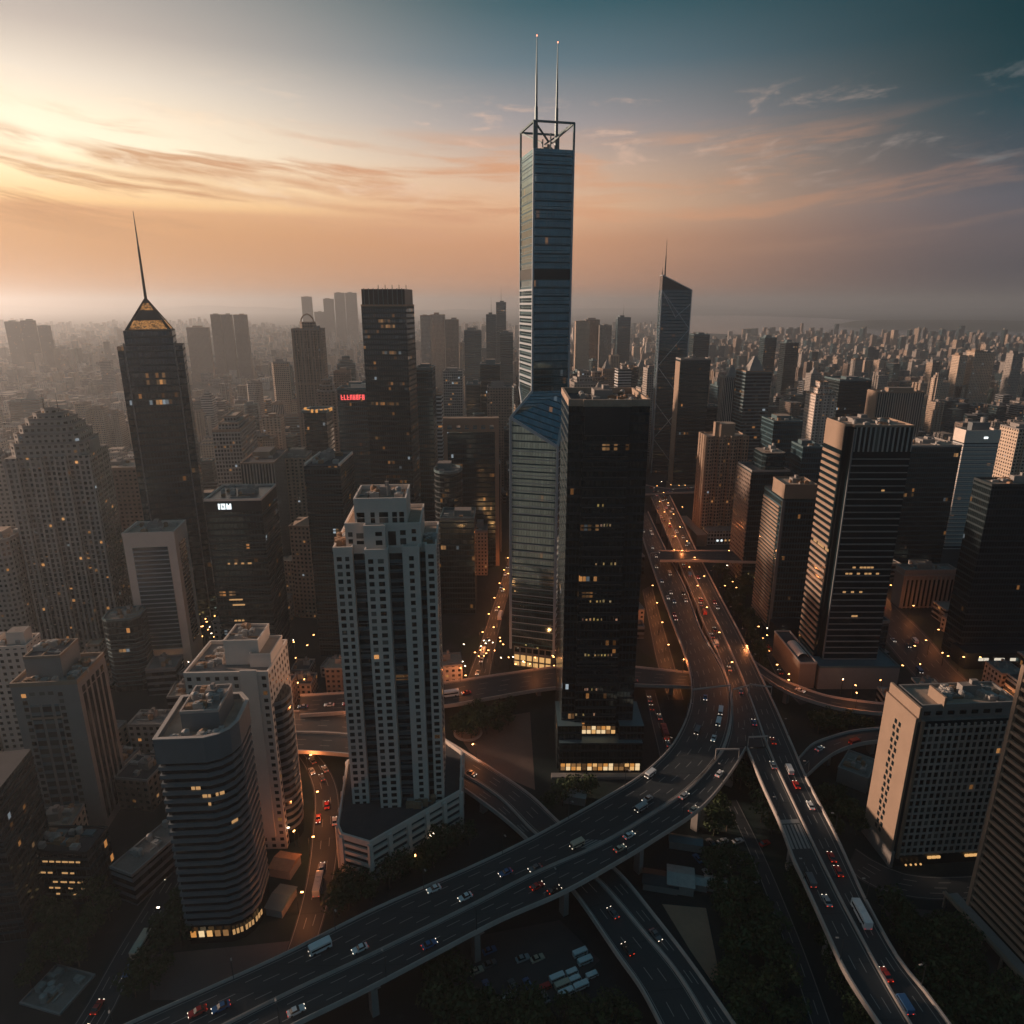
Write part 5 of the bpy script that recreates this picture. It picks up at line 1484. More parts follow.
g = MB(); g.box(-b.w / 2 - .2, 0, 0, 1, b.d, b.h + 1); part(g, 'end_wall', beige_wall, b)
for i, (xl, xr, yt) in enumerate(((960, 968, 356), (975, 986, 352), (986, 996, 353), (942, 950, 384), (956, 966, 386), (1012, 1024, 384))):
    T('apartment_tower', 'warm tan slab tower on the far flat plain by the bay', 'apartment tower', 'beige', 'rect', xl, xr, yt, 1350, 0, d=24, group='warm slabs on the plain by the bay', vis=400)
T('office_tower', 'tan building at the picture edge above the near-black tower', 'office tower', 'beige', 'notch', 1019, 1050, 430, 600, 0, d=24, vis=470)
T('office_tower', 'grey low block behind the slim tan slab', 'office tower', 'grey', 'rect', 290, 330, 610, 430, 0, d=20, vis=660)

# wooded and planted patches
PATCH = [
    ('dark leafy tree in the grove below the near end of the crossing road', 'grove at the bottom of the picture', [(430, 965), (500, 1012), (560, 1022), (640, 1016), (640, 1060), (430, 1060)], 34),
    ('dark leafy tree in the strip between sandy yard and branch viaduct', 'trees beside the sandy yard', [(705, 860), (740, 860), (790, 960), (800, 1040), (720, 1040), (722, 960)], 34),
    ('dark leafy tree in the garden under the branch viaduct', 'trees under the branch viaduct', [(790, 880), (815, 930), (850, 990), (880, 1040), (830, 1040), (800, 930)], 14),
    ('dark leafy tree in the park before the posted canopy', 'trees before the posted canopy', [(885, 915), (940, 935), (975, 975), (1040, 1040), (930, 1040), (905, 960)], 34),
    ('dark leafy tree in the row along the hotel end wall', 'trees by the hotel', [(795, 800), (840, 800), (880, 872), (852, 862), (820, 830)], 16),
    ('dark leafy tree massed beside the distant expressway lanes', 'trees by the expressway lanes', [(716, 575), (742, 590), (775, 665), (768, 680), (748, 645), (724, 600)], 30),
    ('dark leafy tree in the grove at the foot of the stepped apartment podium', 'trees by the apartment podium', [(318, 870), (372, 892), (440, 850), (470, 845), (400, 890), (330, 925), (306, 930)], 26),
    ('dark leafy tree in the wedge below the rounded banded tower', 'trees by the rounded tower', [(150, 920), (180, 905), (186, 940), (160, 990), (135, 1000)], 12),
    ('dark leafy tree in the plaza beside the broad black tower', 'plaza trees', [(445, 712), (490, 705), (520, 700), (505, 735), (460, 742)], 18),
    ('dark leafy tree under the main curve near the service yard', 'trees under the main curve', [(560, 800), (600, 790), (560, 815), (530, 815)], 5),
    ('dark leafy tree in the dim lot inside the expressway fork', 'trees inside the fork', [(700, 830), (745, 780), (775, 840), (740, 850)], 9),
    ('dark leafy tree beside the lower street at the corner', 'trees by the corner street', [(40, 930), (100, 905), (118, 920), (70, 1000), (20, 1010)], 14),
    ('dark leafy tree along the ground below the big striped tower', 'trees below the big striped tower', [(805, 715), (880, 720), (880, 735), (815, 735)], 8),
]
def inside(x, y, P):
    c_ = False
    for i in range(len(P)):
        (x0, y0), (x1, y1) = P[i], P[i - 1]
        if (y0 > y) != (y1 > y) and x < (x1 - x0) * (y - y0) / (y1 - y0) + x0: c_ = not c_
    return c_
# ------------------------------------------------------------------ the rest of the city on a street grid
def road_clear(x, y, rad):
    for r_ in ROADS:
        for i in range(0, r_.n, 2):
            m_ = r_.mid[i]
            if hypot(m_.x - x, m_.y - y) < r_.wid[i] / 2 + rad: return False
    return True
RP = []
for r_ in ROADS:
    if r_ in (B1, B2): continue
    for i in range(0, r_.n, 3):
        m_ = r_.mid[i]; RP.append((*proj(*m_), m_.y))
NOGEN = [(165, 590, 228, 705), (640, 478, 790, 720), (430, 690, 1024, 1100), (0, 780, 430, 1100), (460, 560, 560, 700), (880, 595, 960, 680), (-50, 700, 330, 800)]
ORD = ['nearest', 'second nearest', 'third nearest', 'fourth nearest', 'fifth nearest', 'sixth nearest', 'seventh nearest', 'eighth nearest', 'ninth nearest', 'tenth nearest']
FACOL = dict(dark='dark glass', blue='blue glass', grey='grey', beige='beige', tan='tan', brown='brown', white='pale', band='grey banded', tanband='tan banded', whiteband='white banded', grid='pale gridded', darklit='dark lit', tealband='teal banded', warmribs='tan ribbed', ribs='pale ribbed', black='black glass')
PLN = dict(rect='slab', notch='notched block', cross='cross-plan block', oct='cut-cornered block', round='round tower')
def overlaps(px0, px1, ptop, pbase, Y):
    for (a, b_, t_, vb, yy) in SCREEN:
        if yy > Y and px1 > a + 1 and px0 < b_ - 1 and ptop < vb - 2: return vb
    return None
cand = []
gr = radians(9)
def city_height(x, y, q):
    c = math.exp(-((x + 20) / 560) ** 2 - ((y - 800) / 750) ** 2)
    fld = mnoise.fractal(Vector((x * .0016, y * .0016, 2.5)), 1.0, 2.0, 3)
    h = q.lognormvariate(3.3, .36) * (1 + 1.25 * c) * (1 + 1.3 * max(-.5, fld))
    if fld > .22 and q.random() < .4: h = (48 + 40 * mnoise.noise(Vector((round(x / 160), round(y / 160), .5)))) * (1 + .5 * c)
    if q.random() < .16 * (c + .3): h *= 1.55
    return max(9, min(h, 118 if y < 1700 else 92))
q = random.Random(17)
def fits(X, Y, w, d, h, hmin, px, pb):
    rad = hypot(w, d) / 2
    if any(hypot(X - fx_, Y - fy_) < fr * .92 + rad * .62 for fx_, fy_, fr in FOOT): return 0
    if not road_clear(X, Y, rad * .8 + 2): return 0
    for _ in range(7):
        px0, px1 = proj(X - w / 2, Y - d / 2, 0)[0], proj(X + w / 2, Y - d / 2, 0)[0]
        pt = proj(X, Y, h)[1]
        if overlaps(px0, px1, pt, pb, Y) is None and not any(px0 - 2 < a < px1 + 2 and pt - 2 < c_ < pb and yy > Y for a, c_, yy in RP): return h
        h *= .74
        if h < hmin: return 0
    return 0
for i in range(-190, 191):
    for j in range(0, 180):
        pitch = 37.0
        X0, Y0 = i * pitch + (12 if i % 5 == 0 else 0), 300 + j * pitch + (10 if j % 4 == 0 else 0)
        X = X0 * cos(gr) - Y0 * sin(gr) + q.uniform(-5, 5); Y = X0 * sin(gr) + Y0 * cos(gr) + q.uniform(-5, 5)
        if Y < 330 or Y > 6800 or abs(X) > .78 * Y + 50: continue
        if i % 7 == 0 and Y > 700: continue
        if j % 9 == 0 and Y > 700: continue
        if Y > 1500 and mnoise.noise(Vector((X * .0022, Y * .0022, 7.0))) < -.28: continue
        if Y > 2200 and q.random() < min(.62, (Y - 2200) / 4500): continue
        w, d = q.uniform(13, 26), q.uniform(12, 21)
        h = city_height(X, Y, q)
        if Y > 1200 and q.random() < .1: w, d, h = w * 1.9, d * 1.7, q.uniform(8, 16)
        px, pb = proj(X, Y, 0)
        if px > 680 and pb < 338.5: continue
        if any(a <= px <= c_ and t_ <= pb <= e_ for a, t_, c_, e_ in NOGEN): continue
        if Y < 1900:
            h = fits(X, Y, w, d, h, 9, px, pb)
            if not h: continue
        cand.append((X, Y, w, d, h, gr + (pi / 2 if q.random() < .3 else 0) + (q.uniform(-.5, .5) if q.random() < .12 else 0), px, pb))
cand.sort(key=lambda c_: -(c_[2] * c_[4] / c_[1] ** 2))
NEARN = 285
names = {}
STYLE = (['tan'] * 4 + ['beige'] * 4 + ['grey'] * 3 + ['white'] * 3 + ['brown'] * 3 + ['dark'] * 4 + ['blue'] * 2 + ['band', 'tanband', 'whiteband', 'grid', 'darklit', 'tealband', 'warmribs', 'ribs'])
gen = []
for (X, Y, w, d, h, rz, px, pb) in cand[:NEARN]:
    fa = q.choice(STYLE + (['dark', 'blue', 'grey', 'tealband', 'black', 'brown'] * 4 if X > .2 * Y else []))
    plan = q.choice(['rect', 'rect', 'notch', 'notch', 'cross', 'oct']) if fa in ('tan', 'beige', 'grey', 'white', 'brown', 'warmribs') else q.choice(['rect', 'rect', 'rect', 'oct', 'round'])
    pt = proj(X, Y, h)[1]
    mk = min(MARKS, key=lambda m_: abs(m_[1] - px) + .5 * abs(m_[2] - pt) + .02 * abs(m_[4] - Y))
    rel = 'far behind' if Y > 1.6 * mk[4] else ('behind' if Y > mk[4] + 40 else ('in front of' if Y < mk[4] - 40 else 'beside'))
    size = 'tall' if h > 75 else ('low' if h < 32 else 'mid-height')
    gen.append([Y, X, w, d, h, rz, fa, plan, f'{size} {FACOL[fa]} {PLN[plan]} {rel} {mk[0]}'])
gen.sort(key=lambda a: a[0])
from collections import Counter
cnt, seen = Counter(a[8] for a in gen), Counter()
for (Y, X, w, d, h, rz, fa, plan, lab) in gen:
    k = seen[lab]; seen[lab] += 1
    L = lab if cnt[lab] == 1 else f'{ORD[min(k, 9)]} {lab}'
    b = Bld.__new__(Bld)
    b.w, b.d, b.h, b.rot, b.c = w, d, h, rz, Vector((X, Y, 0))
    b.root = empty('city_building', (X, Y, 0), rz, L, 'building', 'mid-rise buildings of the city')
    b.poly = rect(w, d)
    P = {'rect': rect(w, d), 'notch': notched(w, d, 3 if w > 22 else 2, 1.7), 'cross': cross(w, d, min(w, d) * .22), 'oct': chamfer(w, d, min(w, d) * .2), 'round': ngon(w / 2, d / 2, 16)}[plan]
    finish(b, P, w, d, h, fa, q.choice(['flat'] * 6 + ['step', 'step', 'mast', 'tip' if h > 50 else 'flat']), q, detail=Y < 900)
    if q.random() < .4 and Y < 1000:
        g = MB(); g.box(0, 0, 0, w * 1.25, d * 1.3, min(h * .25, 12), 0, 1); g.build('podium', [FA['band'], roof_grey], b.root)
for (X, Y, w, d, h, rz, fa, plan, lab) in gen: pass
low = []
KEEP = [(496, 590, 580, 700), (425, 690, 880, 1030), (640, 478, 790, 720), (875, 850, 1030, 1030), (850, 640, 900, 690)]
taken = [(g_[1], g_[0], hypot(g_[2], g_[3]) / 2) for g_ in gen]
for i in range(-26, 27):
    for j in range(0, 36):
        X, Y = i * 19.0 + q.uniform(-4, 4), 215 + j * 17.0 + q.uniform(-4, 4)
        if abs(X) > .80 * Y + 40 or Y > 760: continue
        px, pb = proj(X, Y, 0)
        if any(a <= px <= c_ and t_ <= pb <= e_ for a, t_, c_, e_ in KEEP): continue
        if any(inside(px, pb, P) for _, _, P, _ in PATCH): continue
        w, d = q.uniform(10, 17), q.uniform(9, 15)
        rad = hypot(w, d) / 2
        if any(hypot(X - a, Y - e) < r_ * .85 + rad * .6 for a, e, r_ in taken): continue
        h = fits(X, Y, w, d, q.uniform(6, 21), 4.5, px, pb)
        if h: low.append((Y, X, w, d, h, px, pb)); taken.append((X, Y, rad * .9))
low.sort()
low = low[:170]
rows = []
for (Y, X, w, d, h, px, pb) in low:
    fa = q.choice(['tan', 'grey', 'brown', 'band', 'beige', 'dark', 'white'])
    mk = min(MARKS, key=lambda m_: abs(m_[1] - px) + .5 * abs(m_[3] - pb))
    rel = 'behind' if Y > mk[4] + 25 else ('in front of' if Y < mk[4] - 25 else 'at the foot of')
    rows.append((Y, X, w, d, h, fa, f'low {FACOL[fa]} block {rel} {mk[0]}'))
cnt, seen = Counter(a[6] for a in rows), Counter()
for (Y, X, w, d, h, fa, lab) in rows:
    k = seen[lab]; seen[lab] += 1
    b = Bld.__new__(Bld)
    b.w, b.d, b.h, b.rot, b.c, b.poly = w, d, h, q.choice([0, .16, -.12]), Vector((X, Y, 0)), rect(w, d)
    b.root = empty('low_building', (X, Y, 0), b.rot, lab if cnt[lab] == 1 else f'{ORD[min(k, 9)]} {lab}', 'building', 'low buildings between the towers')
    b.mass('body', b.poly, 0, h, fa, q.choice([roof_grey, roof_tan, roof_dark])); b.rim(b.poly, h, .8, .35, concrete)
    b.clutter(h, w * .85, d * .85, 3 if Y < 420 else 1, int(X * 7 + Y), big=Y < 420)
far = MB()
fm = [FA[k] for k in ('tan', 'beige', 'grey', 'white', 'brown', 'dark', 'band', 'blue')] + [roof_grey, roof_tan]
for (X, Y, w, d, h, rz, px, pb) in cand[NEARN:]:
    k = q.choice([0, 2, 4, 5, 5, 6, 7, 4]) if X > .2 * Y else q.randrange(8)
    P = notched(w, d, 2, 2) if Y < 1900 and k < 5 else rect(w, d)
    c_, s_ = cos(rz), sin(rz)
    P = [(X + a * c_ - e * s_, Y + a * s_ + e * c_) for a, e in P]
    far.prism(P, 0, h, k, 8 + q.randrange(2), 3.0)
    if Y < 3500 and q.random() < .7: far.box(X + q.uniform(-3, 3), Y + q.uniform(-3, 3), h - .1, w * .35, d * .35, q.uniform(3, 7), 8, 8, rz)
for i in range(14):
    for j in range(20):        # unseen blocks added left of the view to shade the ground from the sun
        X, Y = -300 - i * 42 + q.uniform(-6, 6), -120 + j * 40 + q.uniform(-6, 6)
        if X > -.80 * Y - 95: continue
        far.prism(shift(rect(q.uniform(18, 30), q.uniform(16, 24)), X, Y), 0, q.uniform(52, 74) + i * 2, q.randrange(8), 8, 3.0)
tag(far.build('distant_city', fm), 'hazy mass of countless small buildings spreading to the horizon', 'city', kind='stuff')

# ------------------------------------------------------------------ trees
leafm, t = mat('dark_leaves')
rnd = t.n('ShaderNodeObjectInfo').outputs['Random']
u, v, _ = t.sep(t.n('ShaderNodeUVMap').outputs[0])
base = t.mix(u, (0.018, 0.045, 0.020, 1), (0.055, 0.085, 0.032, 1))
base = t.mix(t.m('MULTIPLY', rnd, .5), base, (0.05, 0.06, 0.025, 1))
principled(t, base, 0.7, spec=0.2)
bark = simple('bark', (0.09, 0.07, 0.055), 0.9, var=0.4, scale=2.0)
def make_tree(seed):
    q = random.Random(seed)
    hgt = q.uniform(8.5, 12.5); rc = hgt * q.uniform(.36, .46)
    tr = MB(); zc = hgt * .62
    tr.tube((0, 0, 0), (0, 0, hgt * .42), .28, .18, 7)
    cl = []
    for k in range(7):
        a = 2 * pi * k / 7 + q.uniform(-.4, .4); e = q.uniform(.35, .8)
        p = (rc * e * cos(a), rc * e * sin(a), zc + q.uniform(-.16, .22) * hgt)
        tr.tube((0, 0, hgt * q.uniform(.28, .42)), p, .12, .03, 5); cl.append((p, rc * q.uniform(.38, .55)))
    cl.append(((q.uniform(-.5, .5), q.uniform(-.5, .5), zc + hgt * .25), rc * .5)); cl.append(((0, 0, zc), rc * .5))
    cr = MB()
    for (p, r_) in cl:
        tone = q.random()
        for _ in range(46):
            dv = Vector((q.gauss(0, 1), q.gauss(0, 1), q.gauss(0, .8))).normalized() * r_ * q.uniform(.55, 1.08)
            c_ = Vector(p) + dv; n = (dv.normalized() + Vector((q.gauss(0, .5), q.gauss(0, .5), q.gauss(0, .5)))).normalized()
            a_ = n.orthogonal().normalized(); e_ = n.cross(a_); s_ = q.uniform(.35, .75)
            uvv = [(min(1, max(0, tone * .6 + q.random() * .4)), .5)] * 4
            cr.face([c_ + a_ * s_, c_ + e_ * s_ * .7, c_ - a_ * s_, c_ - e_ * s_ * .7], 0, uvv)
    return tr.mesh('trunk', bark), cr.mesh('crown', leafm)
TREES = [make_tree(100 + i) for i in range(6)]
ZROAD = [r_ for r_ in ROADS if r_.z < 10]
def clear_low(x, y, rad):
    for r_ in ZROAD:
        for i in range(r_.n):
            if hypot(r_.mid[i].x - x, r_.mid[i].y - y) < r_.wid[i] / 2 + rad: return False
    return True
q = random.Random(77)
for lab, grp, P, n in PATCH:
    xs, ys = [p[0] for p in P], [p[1] for p in P]
    got, tries, pos = 0, 0, []
    while got < n and tries < 4000:
        tries += 1
        a, e = q.uniform(min(xs), max(xs)), q.uniform(min(ys), max(ys))
        if not inside(a, e, P): continue
        p = gz(a, e)
        if any(hypot(p.x - o[0], p.y - o[1]) < 4.6 for o in pos) or not clear_low(p.x, p.y, 4.2): continue
        if any(hypot(p.x - f_[0], p.y - f_[1]) < f_[2] * .8 for f_ in FOOT): continue
        pos.append((p.x, p.y)); got += 1
        tm, cm = q.choice(TREES)
        r_ = empty('tree', (p.x, p.y, 0), q.uniform(0, 6.28), lab, 'tree', grp)
        s_ = q.uniform(.75, 1.15); r_.scale = (s_, s_, s_)
        for nm, me in (('trunk', tm), ('crown', cm)):
            o = bpy.data.objects.new(nm, me); COL.objects.link(o); o.parent = r_

# ------------------------------------------------------------------ street lamps
def lamp_meshes():
    g = MB(); g.tube((0, 0, 0), (0, 0, 8.6), .13, .08); g.tube((0, 0, 8.6), (1.8, 0, 9.1), .07, .05, 5)
    h_ = MB(); h_.box(1.9, 0, 8.92, .9, .42, .2)
    return g.mesh('pole', steel_dark), h_
pole_me, hd = lamp_meshes()
head_o, head_w = hd.mesh('lamp_head', lamp_orange), hd.mesh('lamp_head', lamp_white)
LD = {}
for nm, col, e in (('orange', (1.0, .30, .09), 2000), ('white', (1.0, .7, .4), 1200)):
    LD[nm] = bpy.data.lights.new('lamp_light', 'POINT'); LD[nm].color, LD[nm].energy, LD[nm].shadow_soft_size = col, e, .4
def lamp(x, y, z, rz, kind, lab, grp, light=False):
    r_ = empty('street_lamp', (x, y, z), rz, lab, 'street lamp', grp)
    for nm, me in (('pole', pole_me), ('lamp_head', head_o if kind == 'orange' else head_w)):
        o = bpy.data.objects.new(nm, me); COL.objects.link(o); o.parent = r_
    if light:
        o = bpy.data.objects.new('lamp_light', LD[kind]); COL.objects.link(o); o.parent = r_; o.location = (1.9, 0, 8.5)
    return r_
def lamp_row(rd, f, d0, d1, step, kind, lab, grp, light=False, flip=False):
    dd = d0 * rd.len
    while dd < d1 * rd.len:
        p, tn = rd.at(dd, f)
        lamp(p.x, p.y, p.z, atan2(tn.y, tn.x) + (pi / 2 if flip else -pi / 2), kind, lab, grp, light); dd += step
lamp_row(A3, .03, .15, .95, 34, 'orange', 'orange street lamp along the inner edge of the upper expressway', 'upper expressway lamps', True)
lamp_row(A5, .03, .55, .97, 36, 'orange', 'orange street lamp on the median of the far expressway lanes', 'expressway median lamps', True)
lamp_row(G3, .02, .0, 1, 26, 'orange', 'orange street lamp lining the glowing street by the tallest skyscraper', 'glowing street lamps', True)
lamp_row(G3, .98, .1, 1, 30, 'orange', 'orange street lamp lining the glowing street by the tallest skyscraper', 'glowing street lamps', False, True)
lamp_row(G5, .5, .1, 1, 30, 'orange', 'orange street lamp on the road behind the broad black tower', 'lamps behind the black tower', True)
lamp_row(G2, .02, .25, 1, 26, 'orange', 'street lamp on the narrow street beside the stepped apartment tower', 'narrow street lamps', True)
lamp_row(G4, .98, .15, 1, 34, 'orange', 'orange street lamp along the wide street by the columned hall', 'wide street lamps', True)
lamp_row(C2, .02, .05, .7, 34, 'orange', 'orange lamp on the thin curved ramp below the big striped tower', 'thin ramp lamps', True, True)
lamp_row(C1, .97, .0, 1, 40, 'orange', 'orange lamp along the cross viaduct by the plaza', 'cross viaduct lamps', True)
lamp_row(B2, .98, .0, .45, 34, 'orange', 'orange lamp on the lower curved road by the plaza', 'lower road lamps', True)
lamp_row(G1, .98, .1, .9, 40, 'white', 'pale street lamp on the corner street beside the rounded tower', 'corner street lamps', False)
lamp_row(C4, .02, .1, .9, 40, 'orange', 'orange lamp on the bridge across the expressway', 'bridge lamps', False)
lamp_row(G10, .02, .0, 1, 16, 'orange', 'orange lamp along the lane beside the striped-side tower', 'lane lamps', False)
lamp_row(G9, .5, .0, 1, 30, 'orange', 'orange lamp on the street seen beside the pale framed tower', 'street lamps by the framed tower', True)
head_u = hd.mesh('lamp_head', unit_grey)
for rd, f, lab, grp in ((A1, .015, 'unlit lamp post on the outer parapet of the main curve', 'unlit posts on the main curve'), (A2, .985, 'unlit lamp post on the inner parapet of the main curve', 'unlit posts inside the main curve'), (A5, .985, 'unlit lamp post on the parapet of the branch viaduct', 'unlit posts on the branch viaduct'), (A4, .015, 'unlit lamp post on the outer edge of the branch viaduct', 'unlit posts on the branch edge')):
    dd = 12.0
    while dd < rd.len * (.62 if rd in (A1, A5) else 1):
        p, tn = rd.at(dd, f); r_ = lamp(p.x, p.y, p.z, atan2(tn.y, tn.x) + (-pi / 2 if f < .5 else pi / 2), 'white', lab, grp)
        [c_ for c_ in children(r_) if c_.name.startswith('lamp_head')][0].data = head_u
        dd += 30
q = random.Random(41)
SPOTS = [((100, 555, 128, 600), 14), ((180, 555, 200, 575), 6), ((188, 620, 218, 655), 16), ((158, 660, 190, 680), 12), ((455, 655, 470, 680), 5), ((478, 650, 512, 672), 10), ((505, 655, 560, 680), 14), ((722, 562, 760, 600), 12), ((765, 630, 790, 660), 8), ((892, 595, 935, 603), 14), ((768, 450, 800, 470), 4), ((600, 430, 700, 480), 8), ((655, 480, 700, 540), 12), ((270, 640, 330, 700), 10), ((395, 835, 440, 872), 7), ((690, 500, 720, 540), 6), ((0, 560, 12, 620), 5), ((880, 640, 1000, 690), 8), ((840, 690, 880, 705), 3), ((540, 400, 620, 470), 6), ((290, 770, 300, 850), 5)]
for (a, e, c_, f_), n in SPOTS:
    for i in range(int(n * 1.5)):
        p = gz(q.uniform(a, c_), q.uniform(e, f_))
        lamp(p.x, p.y, 0, q.uniform(0, 6.28), q.choice(['orange', 'orange', 'white']), 'small street lamp glowing between the buildings', 'scattered street lamps')

# ------------------------------------------------------------------ traffic
def paint(nm, col): return simple('car_paint_' + nm, col, 0.3, 0.1, var=0.08, spec=0.6)
PAINT = {'white': paint('white', (.75, .76, .76)), 'silver': paint('silver', (.38, .39, .40)), 'black': paint('black', (.02, .02, .022)), 'red': paint('red', (.5, .03, .025)), 'blue': paint('blue', (.05, .14, .30)), 'grey': paint('grey', (.14, .14, .15)), 'cream': paint('cream', (.6, .5, .38))}
tyre = simple('tyre_rubber', (.02, .02, .02), .9)
cglass = simple('car_glass', (.012, .014, .016), .08, spec=.7)
def vehicle_parts(kind, color):
    L, Wd, Hh = {'saloon': (4.7, 1.9, 1.5), 'van': (5.4, 2.05, 2.3), 'minibus': (6.6, 2.3, 2.8), 'bus': (9.6, 2.5, 3.2), 'lorry': (8.5, 2.5, 3.2)}[kind]
    out, x, y = [], L / 2, Wd / 2
    pm = PAINT[color]
    bd = MB()
    def prof(pts, y0, y1, m_=0):
        A = [(a, -y0, z) for a, z in pts]; B_ = [(a, y1, z) for a, z in pts]
        n = len(pts)
        for i in range(n):
            j = (i + 1) % n; bd.face([A[i], A[j], B_[j], B_[i]], m_)
        bd.face(list(reversed(A)), m_); bd.face(B_, m_)
    gl = MB()
    if kind == 'saloon':
        prof([(-x, .42), (-x + .15, .28), (x - .12, .28), (x, .45), (x - .06, .74), (x - 1.25, .96), (-x + .75, 1.0), (-x + .04, .92)], y, y)
        lo, hi = [(x - 1.45, .95), (-x + .65, .99)], [(x - 2.2, Hh), (-x + 1.35, Hh)]
        c0, c1 = y * .92, y * .72
        F4 = lambda X, Y_, Z: (X, Y_, Z)
        b0 = [(lo[0][0], -c0, lo[0][1]), (lo[0][0], c0, lo[0][1]), (lo[1][0], c0, lo[1][1]), (lo[1][0], -c0, lo[1][1])]
        t0 = [(hi[0][0], -c1, Hh), (hi[0][0], c1, Hh), (hi[1][0], c1, Hh), (hi[1][0], -c1, Hh)]
        for i in range(4): gl.face([b0[i], b0[(i + 1) % 4], t0[(i + 1) % 4], t0[i]])
        bd.box((hi[0][0] + hi[1][0]) / 2, 0, Hh - .02, hi[0][0] - hi[1][0] + .06, c1 * 2 + .06, .06)
        wr, wx = .33, (x - .95, -x + .95)
    else:
        prof([(-x, .45), (x, .45), (x, Hh * .5), (x - (.5 if kind == 'van' else .12), Hh - .1), (x - .7, Hh), (-x + .1, Hh), (-x, Hh - .15)], y, y)
        if kind == 'lorry': gl.box(x - 1.3, 0, Hh * .55, 1.0, Wd + .04, .7)
        else: gl.box(-.1, 0, Hh * .52, L * .86, Wd + .04, Hh * .24)
        gl.face([(x + .02, -y * .9, Hh * .5), (x + .02, y * .9, Hh * .5), (x - .1, y * .85, Hh * .85), (x - .1, -y * .85, Hh * .85)])
        if kind == 'bus':
            for k in (-3, 0, 2.5): bd.box(k, 0, Hh - .01, 1.6, 1.5, .22)
        wr, wx = .48, (x * .62, -x * .6)
    out.append(('body', bd.mesh('body', pm))); out.append(('cabin_glass', gl.mesh('cabin_glass', cglass)))
    for sx in wx:
        for sy in (-1, 1):
            g = MB(); g.tube((sx, sy * (y - .22), wr), (sx, sy * (y + .02), wr), wr, n=10); out.append(('wheel', g.mesh('wheel', tyre)))
    for sy in (-1, 1):
        g = MB(); g.box(x - .02, sy * y * .72, .62, .12, .34, .18); out.append(('headlight', g.mesh('headlight', head_lit)))
        g = MB(); g.box(-x + .02, sy * y * .74, .68, .12, .34, .16); out.append(('taillight', g.mesh('taillight', tail_lit)))
    return out
VP = {}
CARS = []
def car(rd, dist, f, dirn, kind, color, where, near=True):
    p, tn = rd.at(dist, f)
    if any(hypot(p.x - c_[0], p.y - c_[1]) < 5.6 and abs(p.z - c_[2]) < 2 for c_ in CARS): return None
    CARS.append((p.x, p.y, p.z))
    if (kind, color) not in VP: VP[(kind, color)] = vehicle_parts(kind, color)
    CARLIST.append((p, atan2(tn.y * dirn, tn.x * dirn), kind, color, where))
CARLIST = []
def at_px(rd, px, py, dirn, kind, color, where):
    e, dd, f = rd.near_px(px, py); car(rd, dd, f, dirn, kind, color, where)
MAINW, MAINE, BRW, BRE = 'main curve outer lanes', 'main curve inner lanes', 'branch viaduct outer lanes', 'branch viaduct inner lanes'
